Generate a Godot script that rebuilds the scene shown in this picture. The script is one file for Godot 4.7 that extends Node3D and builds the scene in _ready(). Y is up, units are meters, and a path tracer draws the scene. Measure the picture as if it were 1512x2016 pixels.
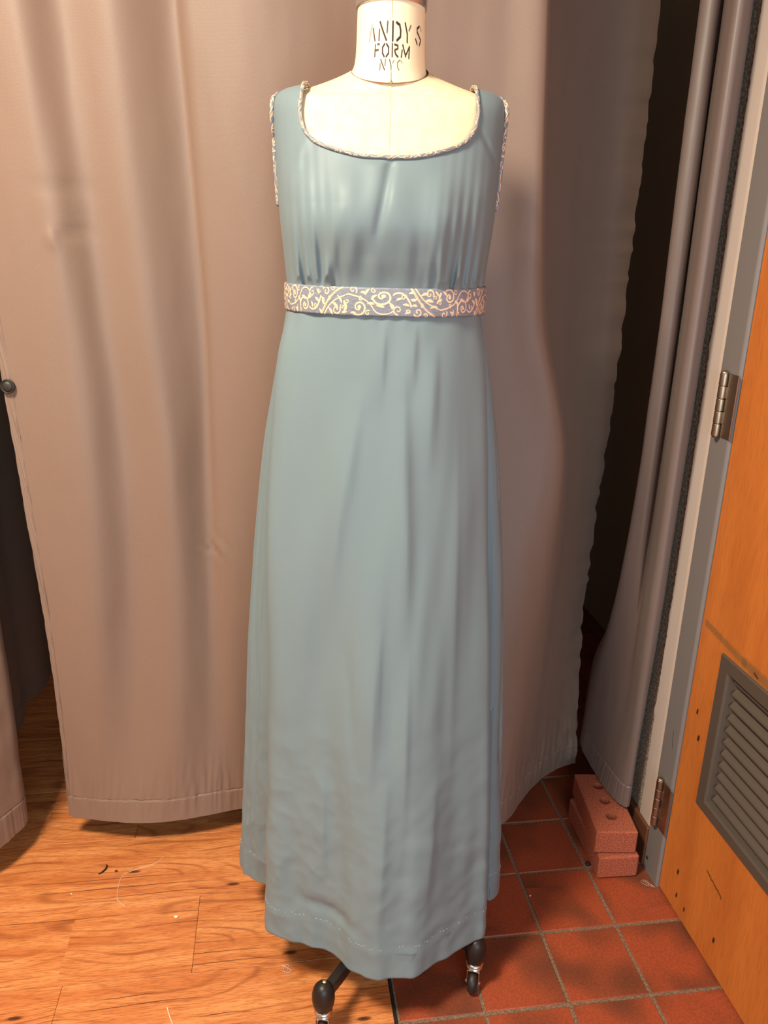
extends Node3D
# A sea-green empire-line dress on a dress form, in front of taupe curtains.
# Room axes: x along the planks, z towards the viewer, y up. The door wall is x = 0.812.

const WALL_X := 0.812
const FORM_AT := Vector3(0.175, 0.0, -1.248)
const FORM_TURN := -0.1435

var rng := RandomNumberGenerator.new()
var used := {}
var M := {}

func _ready() -> void:
	rng.seed = 20240611
	make_camera()
	make_light()
	make_materials()
	make_floor()
	make_walls()
	make_door()
	make_curtains()
	make_dress_form()
	make_dress()
	make_bricks()
	make_debris()

# ------------------------------------------------------------------ camera, light
func make_camera() -> void:
	var cam := Camera3D.new()
	cam.name = "camera"
	cam.fov = 66.755
	cam.near = 0.02
	cam.far = 60.0
	cam.keep_aspect = Camera3D.KEEP_HEIGHT
	add_child(cam)
	cam.transform = Transform3D(Basis(Vector3(0.9904, 0.0222, 0.1363), Vector3(0.0215, 0.9498, -0.3122), Vector3(-0.1364, 0.3120, 0.9402)).orthonormalized(), Vector3(0, 1.3034, 0))
	cam.current = true

func make_light() -> void:
	var env := Environment.new()
	env.background_mode = Environment.BG_COLOR
	env.background_color = Color(0.02, 0.018, 0.016)
	env.tonemap_mode = Environment.TONE_MAPPER_LINEAR
	env.tonemap_exposure = 1.0
	env.sdfgi_enabled = true
	env.ssao_enabled = true
	env.ssil_enabled = true
	var we := WorldEnvironment.new()
	we.name = "world_environment"
	we.environment = env
	add_child(we)
	# unseen ceiling fitting, placed for light from upper left: glowing diffuser and matching area light
	unseen_ceiling_lamp(Vector3(-0.80, 2.56, -0.40), Vector2(0.40, 0.40), 9.8, Color(1.0, 0.95, 0.85), "unseen square ceiling light, out of view, placed to light the form and curtains from upper left")
	unseen_day_window(Vector3(0.22, 1.25, 1.19), Vector2(1.1, 1.3), 3.2, Color(0.83, 0.935, 1.0))  # out of view; cool light placed for the lower skirt and stall curtain

func unseen_day_window(at: Vector3, size: Vector2, energy: float, col: Color) -> void:
	var o := structure("window_1", "unseen window behind the viewer, placed to light the lower skirt and the stall curtain", "window")
	o.position = at
	var em := StandardMaterial3D.new()
	em.albedo_color = Color(0.6, 0.65, 0.7)
	em.emission_enabled = true
	em.emission = col
	em.emission_energy_multiplier = 0.5
	var fm := flat_mat(Color(0.8, 0.8, 0.78), 0.5)
	for k in 2:
		var p := part("unseen_pane", bevel_box(Vector3(size.x / 2 - 0.02, size.y, 0.006), 0.0), em, o)
		p.position = Vector3((k - 0.5) * size.x / 2, 0, 0)
	for k in 3:
		var f := part("unseen_window_frame", bevel_box(Vector3(0.04, size.y + 0.08, 0.04), 0.004), fm, o)
		f.position = Vector3((k - 1) * size.x / 2, 0, -0.006)
	for k in 2:
		var f := part("unseen_window_frame", bevel_box(Vector3(size.x + 0.04, 0.04, 0.04), 0.004), fm, o)
		f.position = Vector3(0, (k - 0.5) * (size.y + 0.04), -0.006)
	var l := AreaLight3D.new()
	l.name = "unseen_window_light"
	l.area_size = size
	l.light_energy = energy
	l.light_color = col
	l.shadow_enabled = true
	l.area_range = 12.0
	o.add_child(l, true)
	l.position = Vector3(0, 0, -0.04)

func unseen_ceiling_lamp(at: Vector3, size: Vector2, energy: float, col: Color, label: String) -> void:
	var o := thing("unseen_ceiling_light", label, "light", at)
	var body := part("housing", bevel_box(Vector3(size.x + 0.06, 0.05, size.y + 0.06), 0.008), flat_mat(Color(0.8, 0.8, 0.78), 0.5), o)
	body.position = Vector3(0, 0.025, 0)
	var em := StandardMaterial3D.new()
	em.albedo_color = Color(0.9, 0.88, 0.84)
	em.emission_enabled = true
	em.emission = col
	em.emission_energy_multiplier = 2.0
	var d := part("diffuser", bevel_box(Vector3(size.x, 0.012, size.y), 0.003), em, o)
	d.position = Vector3(0, -0.004, 0)
	var l := AreaLight3D.new()
	l.name = "unseen_lamp_light"
	l.area_size = size
	l.light_energy = energy
	l.light_color = col
	l.shadow_enabled = true
	l.area_range = 12.0
	o.add_child(l, true)
	l.position = Vector3(0, -0.02, 0)
	l.rotation = Vector3(-PI / 2, 0, 0)

# ------------------------------------------------------------------ naming helpers
func numbered(called: String) -> String:
	var n: int = used.get(called, 0)
	used[called] = n + 1
	return called if n == 0 else "%s_%03d" % [called, n]

func thing(called: String, label: String, category: String, at := Vector3.ZERO, turn := 0.0, group := "") -> Node3D:
	var o := Node3D.new()
	o.name = numbered(called)
	add_child(o)
	o.position = at
	o.rotation.y = turn
	o.set_meta("label", label)
	o.set_meta("category", category)
	if group != "":
		o.set_meta("group", group)
	return o

func part(called: String, mesh: Mesh, mat: Material, parent: Node, label := "") -> MeshInstance3D:
	var o := MeshInstance3D.new()
	o.name = called
	o.mesh = mesh
	o.material_override = mat
	o.cast_shadow = GeometryInstance3D.SHADOW_CASTING_SETTING_ON
	parent.add_child(o, true)
	if label != "":
		o.set_meta("label", label)
	return o

func solo(called: String, mesh: Mesh, mat: Material, label: String, category: String, at := Vector3.ZERO, group := "") -> MeshInstance3D:
	var o := part(numbered(called), mesh, mat, self, label)
	o.position = at
	o.set_meta("category", category)
	if group != "":
		o.set_meta("group", group)
	return o

func structure(called: String, label: String, category: String) -> Node3D:
	var o := Node3D.new()
	o.name = called
	add_child(o)
	o.set_meta("kind", "structure")
	o.set_meta("label", label)
	o.set_meta("category", category)
	return o

# ------------------------------------------------------------------ mesh helpers
# rows: Array of PackedVector3Array of equal length; normal = du x dv (flip turns it)
func sheet(rows: Array, closed := false, flip := false, uvs: Array = []) -> ArrayMesh:
	var nr: int = rows.size()
	var r0: PackedVector3Array = rows[0]
	var nc: int = r0.size()
	var P := PackedVector3Array()
	var N := PackedVector3Array()
	var U := PackedVector2Array()
	var I := PackedInt32Array()
	for i in nr:
		var r: PackedVector3Array = rows[i]
		var ra: PackedVector3Array = rows[max(i - 1, 0)]
		var rb: PackedVector3Array = rows[min(i + 1, nr - 1)]
		for j in nc:
			var jl := j - 1
			var jr := j + 1
			if closed:
				if jl < 0: jl = nc - 2
				if jr > nc - 1: jr = 1
			else:
				jl = max(jl, 0)
				jr = min(jr, nc - 1)
			var n := (r[jr] - r[jl]).cross(rb[j] - ra[j])
			if n.length_squared() < 1e-20:
				n = (rb[jr] - rb[jl]).cross(rb[j] - ra[j]) + (ra[jr] - ra[jl]).cross(rb[j] - ra[j])
			n = n.normalized()
			P.append(r[j])
			N.append(-n if flip else n)
			if uvs.is_empty():
				U.append(Vector2(float(j) / (nc - 1), float(i) / (nr - 1)))
			else:
				U.append(uvs[i][j])
	for i in nr - 1:
		for j in nc - 1:
			var a := i * nc + j
			var b := a + 1
			var c := a + nc
			var d := c + 1
			if flip:
				I.append_array([a, b, c, b, d, c])
			else:
				I.append_array([a, c, b, b, c, d])
	var arr := []
	arr.resize(Mesh.ARRAY_MAX)
	arr[Mesh.ARRAY_VERTEX] = P
	arr[Mesh.ARRAY_NORMAL] = N
	arr[Mesh.ARRAY_TEX_UV] = U
	arr[Mesh.ARRAY_INDEX] = I
	var m := ArrayMesh.new()
	m.add_surface_from_arrays(Mesh.PRIMITIVE_TRIANGLES, arr)
	return m

# profile: PackedVector2Array of (radius, height), bottom to top
func lathe(profile: Array, seg := 32) -> ArrayMesh:
	var rows := []
	for p in profile:
		var r := PackedVector3Array()
		for k in seg + 1:
			var a := TAU * k / seg
			r.append(Vector3(sin(a) * p.x, p.y, cos(a) * p.x))
		rows.append(r)
	return sheet(rows, true)

func tube(pts: Array, rad, seg := 10, uv_len := 0.0, squash := Vector2.ONE) -> ArrayMesh:
	var rows := []
	var uvs := []
	var n := pts.size()
	var up := Vector3.UP
	var length := 0.0
	for i in n:
		var t: Vector3 = (pts[min(i + 1, n - 1)] - pts[max(i - 1, 0)]).normalized()
		if i == 0:
			up = Vector3.UP if absf(t.y) < 0.9 else Vector3.FORWARD
		else:
			length += (pts[i] as Vector3).distance_to(pts[i - 1])
		var side := t.cross(up).normalized()
		up = side.cross(t).normalized()
		var r := PackedVector3Array()
		var uv := PackedVector2Array()
		var rr: float = rad[i] if rad is Array else rad
		for k in seg + 1:
			var a := TAU * k / seg
			r.append(pts[i] + side * cos(a) * rr * squash.x + up * sin(a) * rr * squash.y)
			uv.append(Vector2(length / uv_len if uv_len > 0 else float(i) / n, float(k) / seg))
		rows.append(r)
		uvs.append(uv)
	# caps
	var c0 := PackedVector3Array()
	var c1 := PackedVector3Array()
	for k in seg + 1:
		c0.append(pts[0])
		c1.append(pts[n - 1])
	rows.push_front(c0)
	rows.push_back(c1)
	uvs.push_front(uvs[0])
	uvs.push_back(uvs[uvs.size() - 1])
	return sheet(rows, true, true, uvs)

func tri(st: SurfaceTool, a: Vector3, b: Vector3, c: Vector3, centre: Vector3, uv = null) -> void:
	var n := (b - a).cross(c - a)
	if n.dot((a + b + c) / 3.0 - centre) > 0.0:  # counter-clockwise seen from outside: turn it
		var t := b
		b = c
		c = t
	for p in [a, b, c]:
		if uv != null:
			st.set_uv(uv.call(p))
		st.add_vertex(p)

func bevel_box(size: Vector3, bev: float, uv = null, centre := Vector3.ZERO) -> ArrayMesh:
	var st := SurfaceTool.new()
	st.begin(Mesh.PRIMITIVE_TRIANGLES)
	st.set_smooth_group(-1)
	add_box(st, size, bev, centre, uv)
	st.generate_normals()
	return st.commit()

func add_box(st: SurfaceTool, size: Vector3, bev: float, centre := Vector3.ZERO, uv = null, basis := Basis.IDENTITY) -> void:
	var h := size * 0.5
	var q := func(sx, sy, sz, ax): # corner vertex that lies on the face across axis ax
		var v := Vector3(sx * (h.x - (0.0 if ax == 0 else bev)), sy * (h.y - (0.0 if ax == 1 else bev)), sz * (h.z - (0.0 if ax == 2 else bev)))
		return centre + basis * v
	for s in [-1, 1]:
		quad(st, q.call(s, -1, -1, 0), q.call(s, 1, -1, 0), q.call(s, 1, 1, 0), q.call(s, -1, 1, 0), centre, uv)
		quad(st, q.call(-1, s, -1, 1), q.call(1, s, -1, 1), q.call(1, s, 1, 1), q.call(-1, s, 1, 1), centre, uv)
		quad(st, q.call(-1, -1, s, 2), q.call(1, -1, s, 2), q.call(1, 1, s, 2), q.call(-1, 1, s, 2), centre, uv)
	if bev <= 0.0:
		return
	for s in [-1, 1]:
		for t in [-1, 1]:
			quad(st, q.call(s, t, -1, 0), q.call(s, t, 1, 0), q.call(s, t, 1, 1), q.call(s, t, -1, 1), centre, uv)
			quad(st, q.call(s, -1, t, 0), q.call(s, 1, t, 0), q.call(s, 1, t, 2), q.call(s, -1, t, 2), centre, uv)
			quad(st, q.call(-1, s, t, 1), q.call(1, s, t, 1), q.call(1, s, t, 2), q.call(-1, s, t, 2), centre, uv)
			for w in [-1, 1]:
				tri(st, q.call(s, t, w, 0), q.call(s, t, w, 1), q.call(s, t, w, 2), centre, uv)

func quad(st: SurfaceTool, a: Vector3, b: Vector3, c: Vector3, d: Vector3, centre: Vector3, uv = null) -> void:
	tri(st, a, b, c, centre, uv)
	tri(st, a, c, d, centre, uv)

# value of a smooth curve through knots (ts ascending), by Hermite pieces
func curve(ts: Array, vs: Array, t: float):
	var n := ts.size()
	if t <= ts[0]: return vs[0]
	if t >= ts[n - 1]: return vs[n - 1]
	var i := 0
	while t > ts[i + 1]:
		i += 1
	var h: float = ts[i + 1] - ts[i]
	var m0 = (vs[i + 1] - vs[max(i - 1, 0)]) / (ts[i + 1] - ts[max(i - 1, 0)])
	var m1 = (vs[min(i + 2, n - 1)] - vs[i]) / (ts[min(i + 2, n - 1)] - ts[i])
	var s: float = (t - ts[i]) / h
	var s2: float = s * s
	var s3: float = s2 * s
	return vs[i] * (2 * s3 - 3 * s2 + 1) + m0 * h * (s3 - 2 * s2 + s) + vs[i + 1] * (-2 * s3 + 3 * s2) + m1 * h * (s3 - s2)

func gauss(x: float, s: float) -> float:
	return exp(-x * x / (2.0 * s * s))

func noise(seed_: int, freq: float, kind := FastNoiseLite.TYPE_SIMPLEX_SMOOTH, oct := 3) -> FastNoiseLite:
	var n := FastNoiseLite.new()
	n.seed = seed_
	n.noise_type = kind
	n.frequency = freq
	n.fractal_octaves = oct
	if oct <= 1:
		n.fractal_type = FastNoiseLite.FRACTAL_NONE
	return n

# ------------------------------------------------------------------ materials
func flat_mat(c: Color, rough := 0.6, metal := 0.0) -> StandardMaterial3D:
	var m := StandardMaterial3D.new()
	m.albedo_color = c
	m.roughness = rough
	m.metallic = metal
	return m

func tex(img: Image) -> ImageTexture:
	img.generate_mipmaps()
	return ImageTexture.create_from_image(img)

func triplanar(m: StandardMaterial3D, scale: float) -> void:
	m.uv1_triplanar = true
	m.uv1_scale = Vector3.ONE * scale

func weave_image() -> Image: # a fine twill: diagonal threads with slubs
	var n := noise(5, 0.04)
	var im := Image.create(256, 256, false, Image.FORMAT_RGB8)
	for y in 256:
		for x in 256:
			var a := 0.5 + 0.5 * sin(TAU * (x + y * 2) / 8.0)
			var b := 0.5 + 0.5 * sin(TAU * y / 4.0)
			var v := 0.5 + 0.28 * (a - 0.5) + 0.26 * (b - 0.5) + 0.18 * n.get_noise_2d(x, y * 3)
			im.set_pixel(x, y, Color(v, v, v))
	return im

func grain_image(seed_: int, freq: float, lo: Color, hi: Color, size := 256, oct := 4, contrast := 1.6) -> Image:
	var n := noise(seed_, freq, FastNoiseLite.TYPE_SIMPLEX, oct)
	var im := n.get_seamless_image(size, size)
	var out := Image.create(size, size, false, Image.FORMAT_RGB8)
	for y in size:
		for x in size:
			var v := clampf((im.get_pixel(x, y).r - 0.5) * contrast + 0.5, 0, 1)
			out.set_pixel(x, y, lo.lerp(hi, v))
	return out

func make_materials() -> void:
	var weave_im := weave_image()
	var tint_im := Image.create(256, 256, false, Image.FORMAT_RGB8)
	for y in 256:
		for x in 256:
			var v := 0.86 + 0.20 * (weave_im.get_pixel(x, y).r - 0.3)
			tint_im.set_pixel(x, y, Color(minf(v * 1.04, 1.0), minf(v * 1.04, 1.0), minf(v * 1.03, 1.0)))
	var weave := tex(weave_im)
	var weave_tint := tex(tint_im)
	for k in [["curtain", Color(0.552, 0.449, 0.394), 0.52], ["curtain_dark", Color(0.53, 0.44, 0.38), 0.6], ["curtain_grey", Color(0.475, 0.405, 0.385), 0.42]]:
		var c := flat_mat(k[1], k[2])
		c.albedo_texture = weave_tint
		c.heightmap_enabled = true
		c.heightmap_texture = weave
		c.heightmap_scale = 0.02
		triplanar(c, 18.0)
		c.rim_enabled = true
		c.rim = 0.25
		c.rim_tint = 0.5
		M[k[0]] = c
	var d := flat_mat(Color(0.446, 0.501, 0.518), 0.48)
	d.rim_enabled = true
	d.rim = 0.25
	d.rim_tint = 0.6
	d.metallic_specular = 0.32
	var crepe := tex(grain_image(9, 0.12, Color(0.35, 0.35, 0.35), Color(0.65, 0.65, 0.65), 256, 2))
	d.heightmap_enabled = true
	d.heightmap_texture = crepe
	d.heightmap_scale = 0.012
	triplanar(d, 9.0)
	M["dress"] = d
	M["lining"] = flat_mat(Color(0.50, 0.60, 0.60), 0.6)
	# linen of the dress form
	var lin := flat_mat(Color(0.93, 0.84, 0.70), 0.85)
	lin.albedo_texture = tex(grain_image(3, 0.03, Color(0.93, 0.93, 0.92), Color(1, 1, 1)))
	triplanar(lin, 6.0)
	M["linen"] = lin
	M["iron"] = flat_mat(Color(0.16, 0.13, 0.12), 0.42, 0.35)
	M["chrome"] = flat_mat(Color(0.85, 0.82, 0.80), 0.22, 1.0)
	M["brass"] = flat_mat(Color(0.80, 0.70, 0.48), 0.35, 1.0)
	M["steel"] = flat_mat(Color(0.66, 0.58, 0.50), 0.38, 1.0)
	M["cap"] = flat_mat(Color(0.80, 0.77, 0.75), 0.30, 0.9)
	M["rubber"] = flat_mat(Color(0.13, 0.10, 0.09), 0.5)
	var g := flat_mat(Color(0.47, 0.44, 0.43), 0.5)
	M["jamb"] = g
	M["white_paint"] = flat_mat(Color(0.77, 0.70, 0.66), 0.6)
	M["wall"] = flat_mat(Color(0.66, 0.63, 0.59), 0.9)
	M["base"] = flat_mat(Color(0.40, 0.24, 0.16), 0.5)
	var block := flat_mat(Color(0.74, 0.68, 0.61), 0.95)
	var bt := tex(grain_image(21, 0.06, Color(0.66, 0.63, 0.60), Color(1, 1, 1), 256, 5, 1.5))
	block.albedo_texture = bt
	block.heightmap_enabled = true
	block.heightmap_texture = bt
	block.heightmap_scale = 0.03
	triplanar(block, 7.0)
	M["block"] = block
	# bricks
	var bk := flat_mat(Color(0.74, 0.41, 0.30), 0.9)
	var bkt := tex(grain_image(33, 0.09, Color(0.70, 0.64, 0.60), Color(1.0, 0.97, 0.94), 256, 5, 1.6))
	bk.albedo_texture = bkt
	bk.heightmap_enabled = true
	bk.heightmap_texture = bkt
	bk.heightmap_scale = 0.05
	triplanar(bk, 9.0)
	M["brick"] = bk
	M["vent"] = flat_mat(Color(0.36, 0.31, 0.27), 0.5, 0.2)
	var grout := flat_mat(Color(0.56, 0.45, 0.355), 0.95)
	grout.albedo_texture = tex(grain_image(41, 0.08, Color(0.7, 0.68, 0.66), Color(1, 1, 1)))
	triplanar(grout, 8.0)
	M["grout"] = grout
	M["gap"] = flat_mat(Color(0.10, 0.07, 0.05), 0.9)
	M["plank"] = wood_mat()
	M["tile"] = tile_mat()
	M["door"] = door_mat()
	M["brocade"] = brocade_mat()
	M["neck"] = neck_mat()

func wood_mat() -> StandardMaterial3D:
	var W := 1024
	var H := 768
	var im := Image.create(W, H, false, Image.FORMAT_RGB8)
	var warp := noise(71, 1.0, FastNoiseLite.TYPE_SIMPLEX_SMOOTH, 2)
	var fine := noise(72, 1.0, FastNoiseLite.TYPE_SIMPLEX, 2)
	var tone := noise(73, 1.0, FastNoiseLite.TYPE_SIMPLEX_SMOOTH, 2)
	var light := Color(0.855, 0.555, 0.330)
	var mid := Color(0.755, 0.437, 0.235)
	var dark := Color(0.48, 0.225, 0.10)
	for y in H:
		var strip := y / 256
		var yy := float(y % 256) / 256.0
		for x in W:
			var xx := float(x) / W * 5.0 # in plank widths
			var o := strip * 37.0
			# wrap along x with a cross-fade at the end
			var w := warp.get_noise_2d(xx * 0.24 + o, yy * 0.8 + o) * 0.75 + warp.get_noise_2d(xx * 0.8, yy * 2.4 + o) * 0.07
			var ring := 0.5 + 0.5 * sin(TAU * (yy * 9.0 + w * 5.0))
			ring = pow(ring, 7.0)
			var f := fine.get_noise_2d(xx * 3.0 + o, yy * 75.0)
			var f2 := fine.get_noise_2d(xx * 9.0 + o, yy * 190.0)
			var t := 0.5 + 0.9 * tone.get_noise_2d(xx * 0.45 + o, yy * 5.0 + o)
			var c := mid.lerp(light, clampf(t + 0.28 * f, 0, 1))
			c = c.lerp(dark, clampf(ring * (0.24 + 0.5 * tone.get_noise_2d(xx * 0.8 - o, yy * 3.0)), 0.0, 0.6))
			c = c.lerp(dark, clampf(-f * 0.42 - f2 * 0.30, 0.0, 0.45))
			im.set_pixel(x, y, c)
	# dark drying cracks along the grain and knots
	var r := RandomNumberGenerator.new()
	r.seed = 5
	for s in 3:
		for k in 7:
			var x0 := r.randi_range(0, 800)
			var ln := r.randi_range(120, 480)
			var yb := s * 256 + r.randf_range(16, 236)
			var sl := r.randf_range(-0.02, 0.02)
			for i in ln:
				var p := float(i) / ln
				var strength := sin(PI * p) * 0.75
				var yv := int(yb + sl * i + 2.0 * sin(p * 7.0))
				for dy in 2:
					var xi := (x0 + i) % W
					var yi := clampi(yv + dy, s * 256, s * 256 + 255)
					im.set_pixel(xi, yi, im.get_pixel(xi, yi).lerp(Color(0.26, 0.12, 0.06), strength))
		for k in 2:
			var cx := r.randi_range(30, W - 40)
			var cy := s * 256 + r.randi_range(30, 226)
			for dy in range(-16, 17):
				for dx in range(-24, 25):
					var q := sqrt(pow(dx / 12.0, 2) + pow(dy / 4.5, 2)) + 0.35 * fine.get_noise_2d(dx * 0.3 + k * 9, dy * 0.3)
					if q < 1.6:
						var yi := clampi(cy + dy, s * 256, s * 256 + 255)
						im.set_pixel(cx + dx, yi, im.get_pixel(cx + dx, yi).lerp(Color(0.24, 0.12, 0.07), clampf(1.5 - q, 0, 0.85)))
	var m := flat_mat(Color(1, 1, 1), 0.36)
	m.albedo_texture = tex(im)
	m.metallic_specular = 0.5
	return m

func tile_mat() -> StandardMaterial3D:
	var S := 768
	var im := Image.create(S, S, false, Image.FORMAT_RGB8)
	var big := noise(81, 0.0055, FastNoiseLite.TYPE_SIMPLEX_SMOOTH, 2)
	var sm := noise(82, 0.12, FastNoiseLite.TYPE_SIMPLEX, 3)
	var red := Color(0.600, 0.270, 0.155)
	var dark := Color(0.40, 0.21, 0.135)
	for y in S:
		for x in S:
			var t := clampf(0.16 + 1.1 * big.get_noise_2d(x, y), 0.0, 1.0)
			var c := red.lerp(dark, t)
			var s := 1.0 + 0.10 * sm.get_noise_2d(x, y)
			im.set_pixel(x, y, Color(c.r * s, c.g * s, c.b * s))
	var m := flat_mat(Color(1, 1, 1), 0.5)
	m.albedo_texture = tex(im)
	return m

func blot(im: Image, x0: float, y0: float, x1: float, y1: float, rad: float, col: Color, strength: float, n: FastNoiseLite) -> void:
	var a := Vector2(x0, y0)
	var b := Vector2(x1, y1)
	for y in range(int(minf(y0, y1) - rad), int(maxf(y0, y1) + rad) + 1):
		for x in range(int(minf(x0, x1) - rad), int(maxf(x0, x1) + rad) + 1):
			if x < 0 or y < 0 or x >= im.get_width() or y >= im.get_height():
				continue
			var p := Vector2(x, y)
			var q := Geometry2D.get_closest_point_to_segment(p, a, b)
			var d := p.distance_to(q) / rad + 0.35 * n.get_noise_2d(x * 2.0, y * 2.0)
			if d < 1.0:
				im.set_pixel(x, y, im.get_pixel(x, y).lerp(col, strength * clampf((1.0 - d) * 2.2, 0, 1)))

const DOOR_W := 0.914
const DOOR_PX := 800.0 # texture pixels per metre
func door_mat() -> StandardMaterial3D:
	# the whole veneer face, 2.14 m by 0.914 m; u across from the hinge side, v up from the bottom edge
	var W := 731
	var H := 1712
	var im := Image.create(W, H, false, Image.FORMAT_RGB8)
	var fine := noise(91, 1.0, FastNoiseLite.TYPE_SIMPLEX, 2)
	var tone := noise(92, 1.0, FastNoiseLite.TYPE_SIMPLEX_SMOOTH, 2)
	var a := Color(0.800, 0.465, 0.200)
	var b := Color(0.735, 0.405, 0.170)
	var dk := Color(0.52, 0.29, 0.13)
	for y in H:
		for x in W:
			var t := 0.5 + 0.7 * tone.get_noise_2d(x * 0.015, y * 0.002)
			var c := a.lerp(b, clampf(t, 0, 1))
			var f := fine.get_noise_2d(x * 0.20, y * 0.015)
			c = c.lerp(dk, clampf(f * 0.30 - 0.02, 0.0, 0.25))
			im.set_pixel(x, y, c)
	# marks: (distance from the hinge edge, height) in metres
	var px := func(z: float, h: float) -> Vector2: return Vector2((z + 1.264) * DOOR_PX, H - h * DOOR_PX)
	var s: Vector2 = px.call(-1.250, 0.650)
	var e: Vector2 = px.call(-1.120, 0.636)
	var e2: Vector2 = px.call(-1.03, 0.632)
	var grime := Color(0.43, 0.33, 0.22)
	blot(im, s.x, s.y, e.x, e.y, 7, grime, 0.5, fine)
	blot(im, e.x, e.y, e2.x, e2.y, 10, grime, 0.55, fine)
	for k in [[-1.215, 0.421, 3.0], [-1.233, 0.470, 2.4], [-1.206, 0.103, 3.0], [-1.198, 0.05, 2.5], [-1.165, 0.045, 2.2], [-1.06, 0.075, 3.0]]:
		var c: Vector2 = px.call(k[0], k[1])
		blot(im, c.x, c.y, c.x - 1.0, c.y + 6.0, k[2], Color(0.12, 0.06, 0.03), 0.9, fine)
	var g0: Vector2 = px.call(-1.115, 0.185)
	for i in 9:
		blot(im, g0.x + i * 5.0, g0.y + i * 1.2, g0.x + i * 5.0 + 2.0, g0.y + i * 1.2 + (i % 3), 2.4, Color(0.30, 0.16, 0.07), 0.7, fine)
	var w0: Vector2 = px.call(-1.09, 0.618)
	blot(im, w0.x, w0.y - 12, w0.x + 8, w0.y - 9, 2.0, Color(0.2, 0.12, 0.07), 0.8, fine)
	var m := flat_mat(Color(1, 1, 1), 0.45)
	m.albedo_texture = tex(im)
	return m

# --- drawing strokes into an image
func stroke(im: Image, pts: Array, w0: float, w1: float, col: Color, strength := 1.0) -> void:
	for i in pts.size() - 1:
		var a: Vector2 = pts[i]
		var b: Vector2 = pts[i + 1]
		var steps := int(maxf(2.0, a.distance_to(b) / 0.8))
		for k in steps + 1:
			var p := a.lerp(b, float(k) / steps)
			var f := (i + float(k) / steps) / (pts.size() - 1)
			disc(im, p, lerpf(w0, w1, f), col, strength)

func disc(im: Image, p: Vector2, r0: float, col: Color, strength := 1.0) -> void:
	var r := r0 * bold
	var W := im.get_width()
	var H := im.get_height()
	for y in range(int(p.y - r - 1), int(p.y + r + 2)):
		if y < 0 or y >= H:
			continue
		for x in range(int(p.x - r - 1), int(p.x + r + 2)):
			var d := Vector2(x, y).distance_to(p)
			var c := clampf(r + 0.5 - d, 0, 1) * strength
			if c > 0.0:
				var xi := posmod(x, W)
				im.set_pixel(xi, y, im.get_pixel(xi, y).lerp(col, c))

var bold := 1.0
func spiral(cx: float, cy: float, r: float, a0: float, turns: float, hand: float) -> Array:
	var out := []
	for k in 41:
		var t := k / 40.0
		var rr := r * (1.0 - 0.82 * t)
		out.append(Vector2(cx + cos(a0 + hand * TAU * turns * t) * rr, cy + sin(a0 + hand * TAU * turns * t) * rr))
	return out

func bez(a: Vector2, b: Vector2, c: Vector2, d: Vector2) -> Array:
	var out := []
	for k in 25:
		out.append(a.bezier_interpolate(b, c, d, k / 24.0))
	return out

func leaf(im: Image, p: Vector2, ang: float, ln: float, w: float, col: Color) -> void:
	var pts := []
	for k in 9:
		var t := k / 8.0
		pts.append(p + Vector2.from_angle(ang + 0.5 * t) * ln * t)
	for k in 8:
		var t := (k + 0.5) / 8.0
		disc(im, pts[k].lerp(pts[k + 1], 0.5), w * sin(PI * minf(1.0, t * 0.9 + 0.1)), col)

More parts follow.
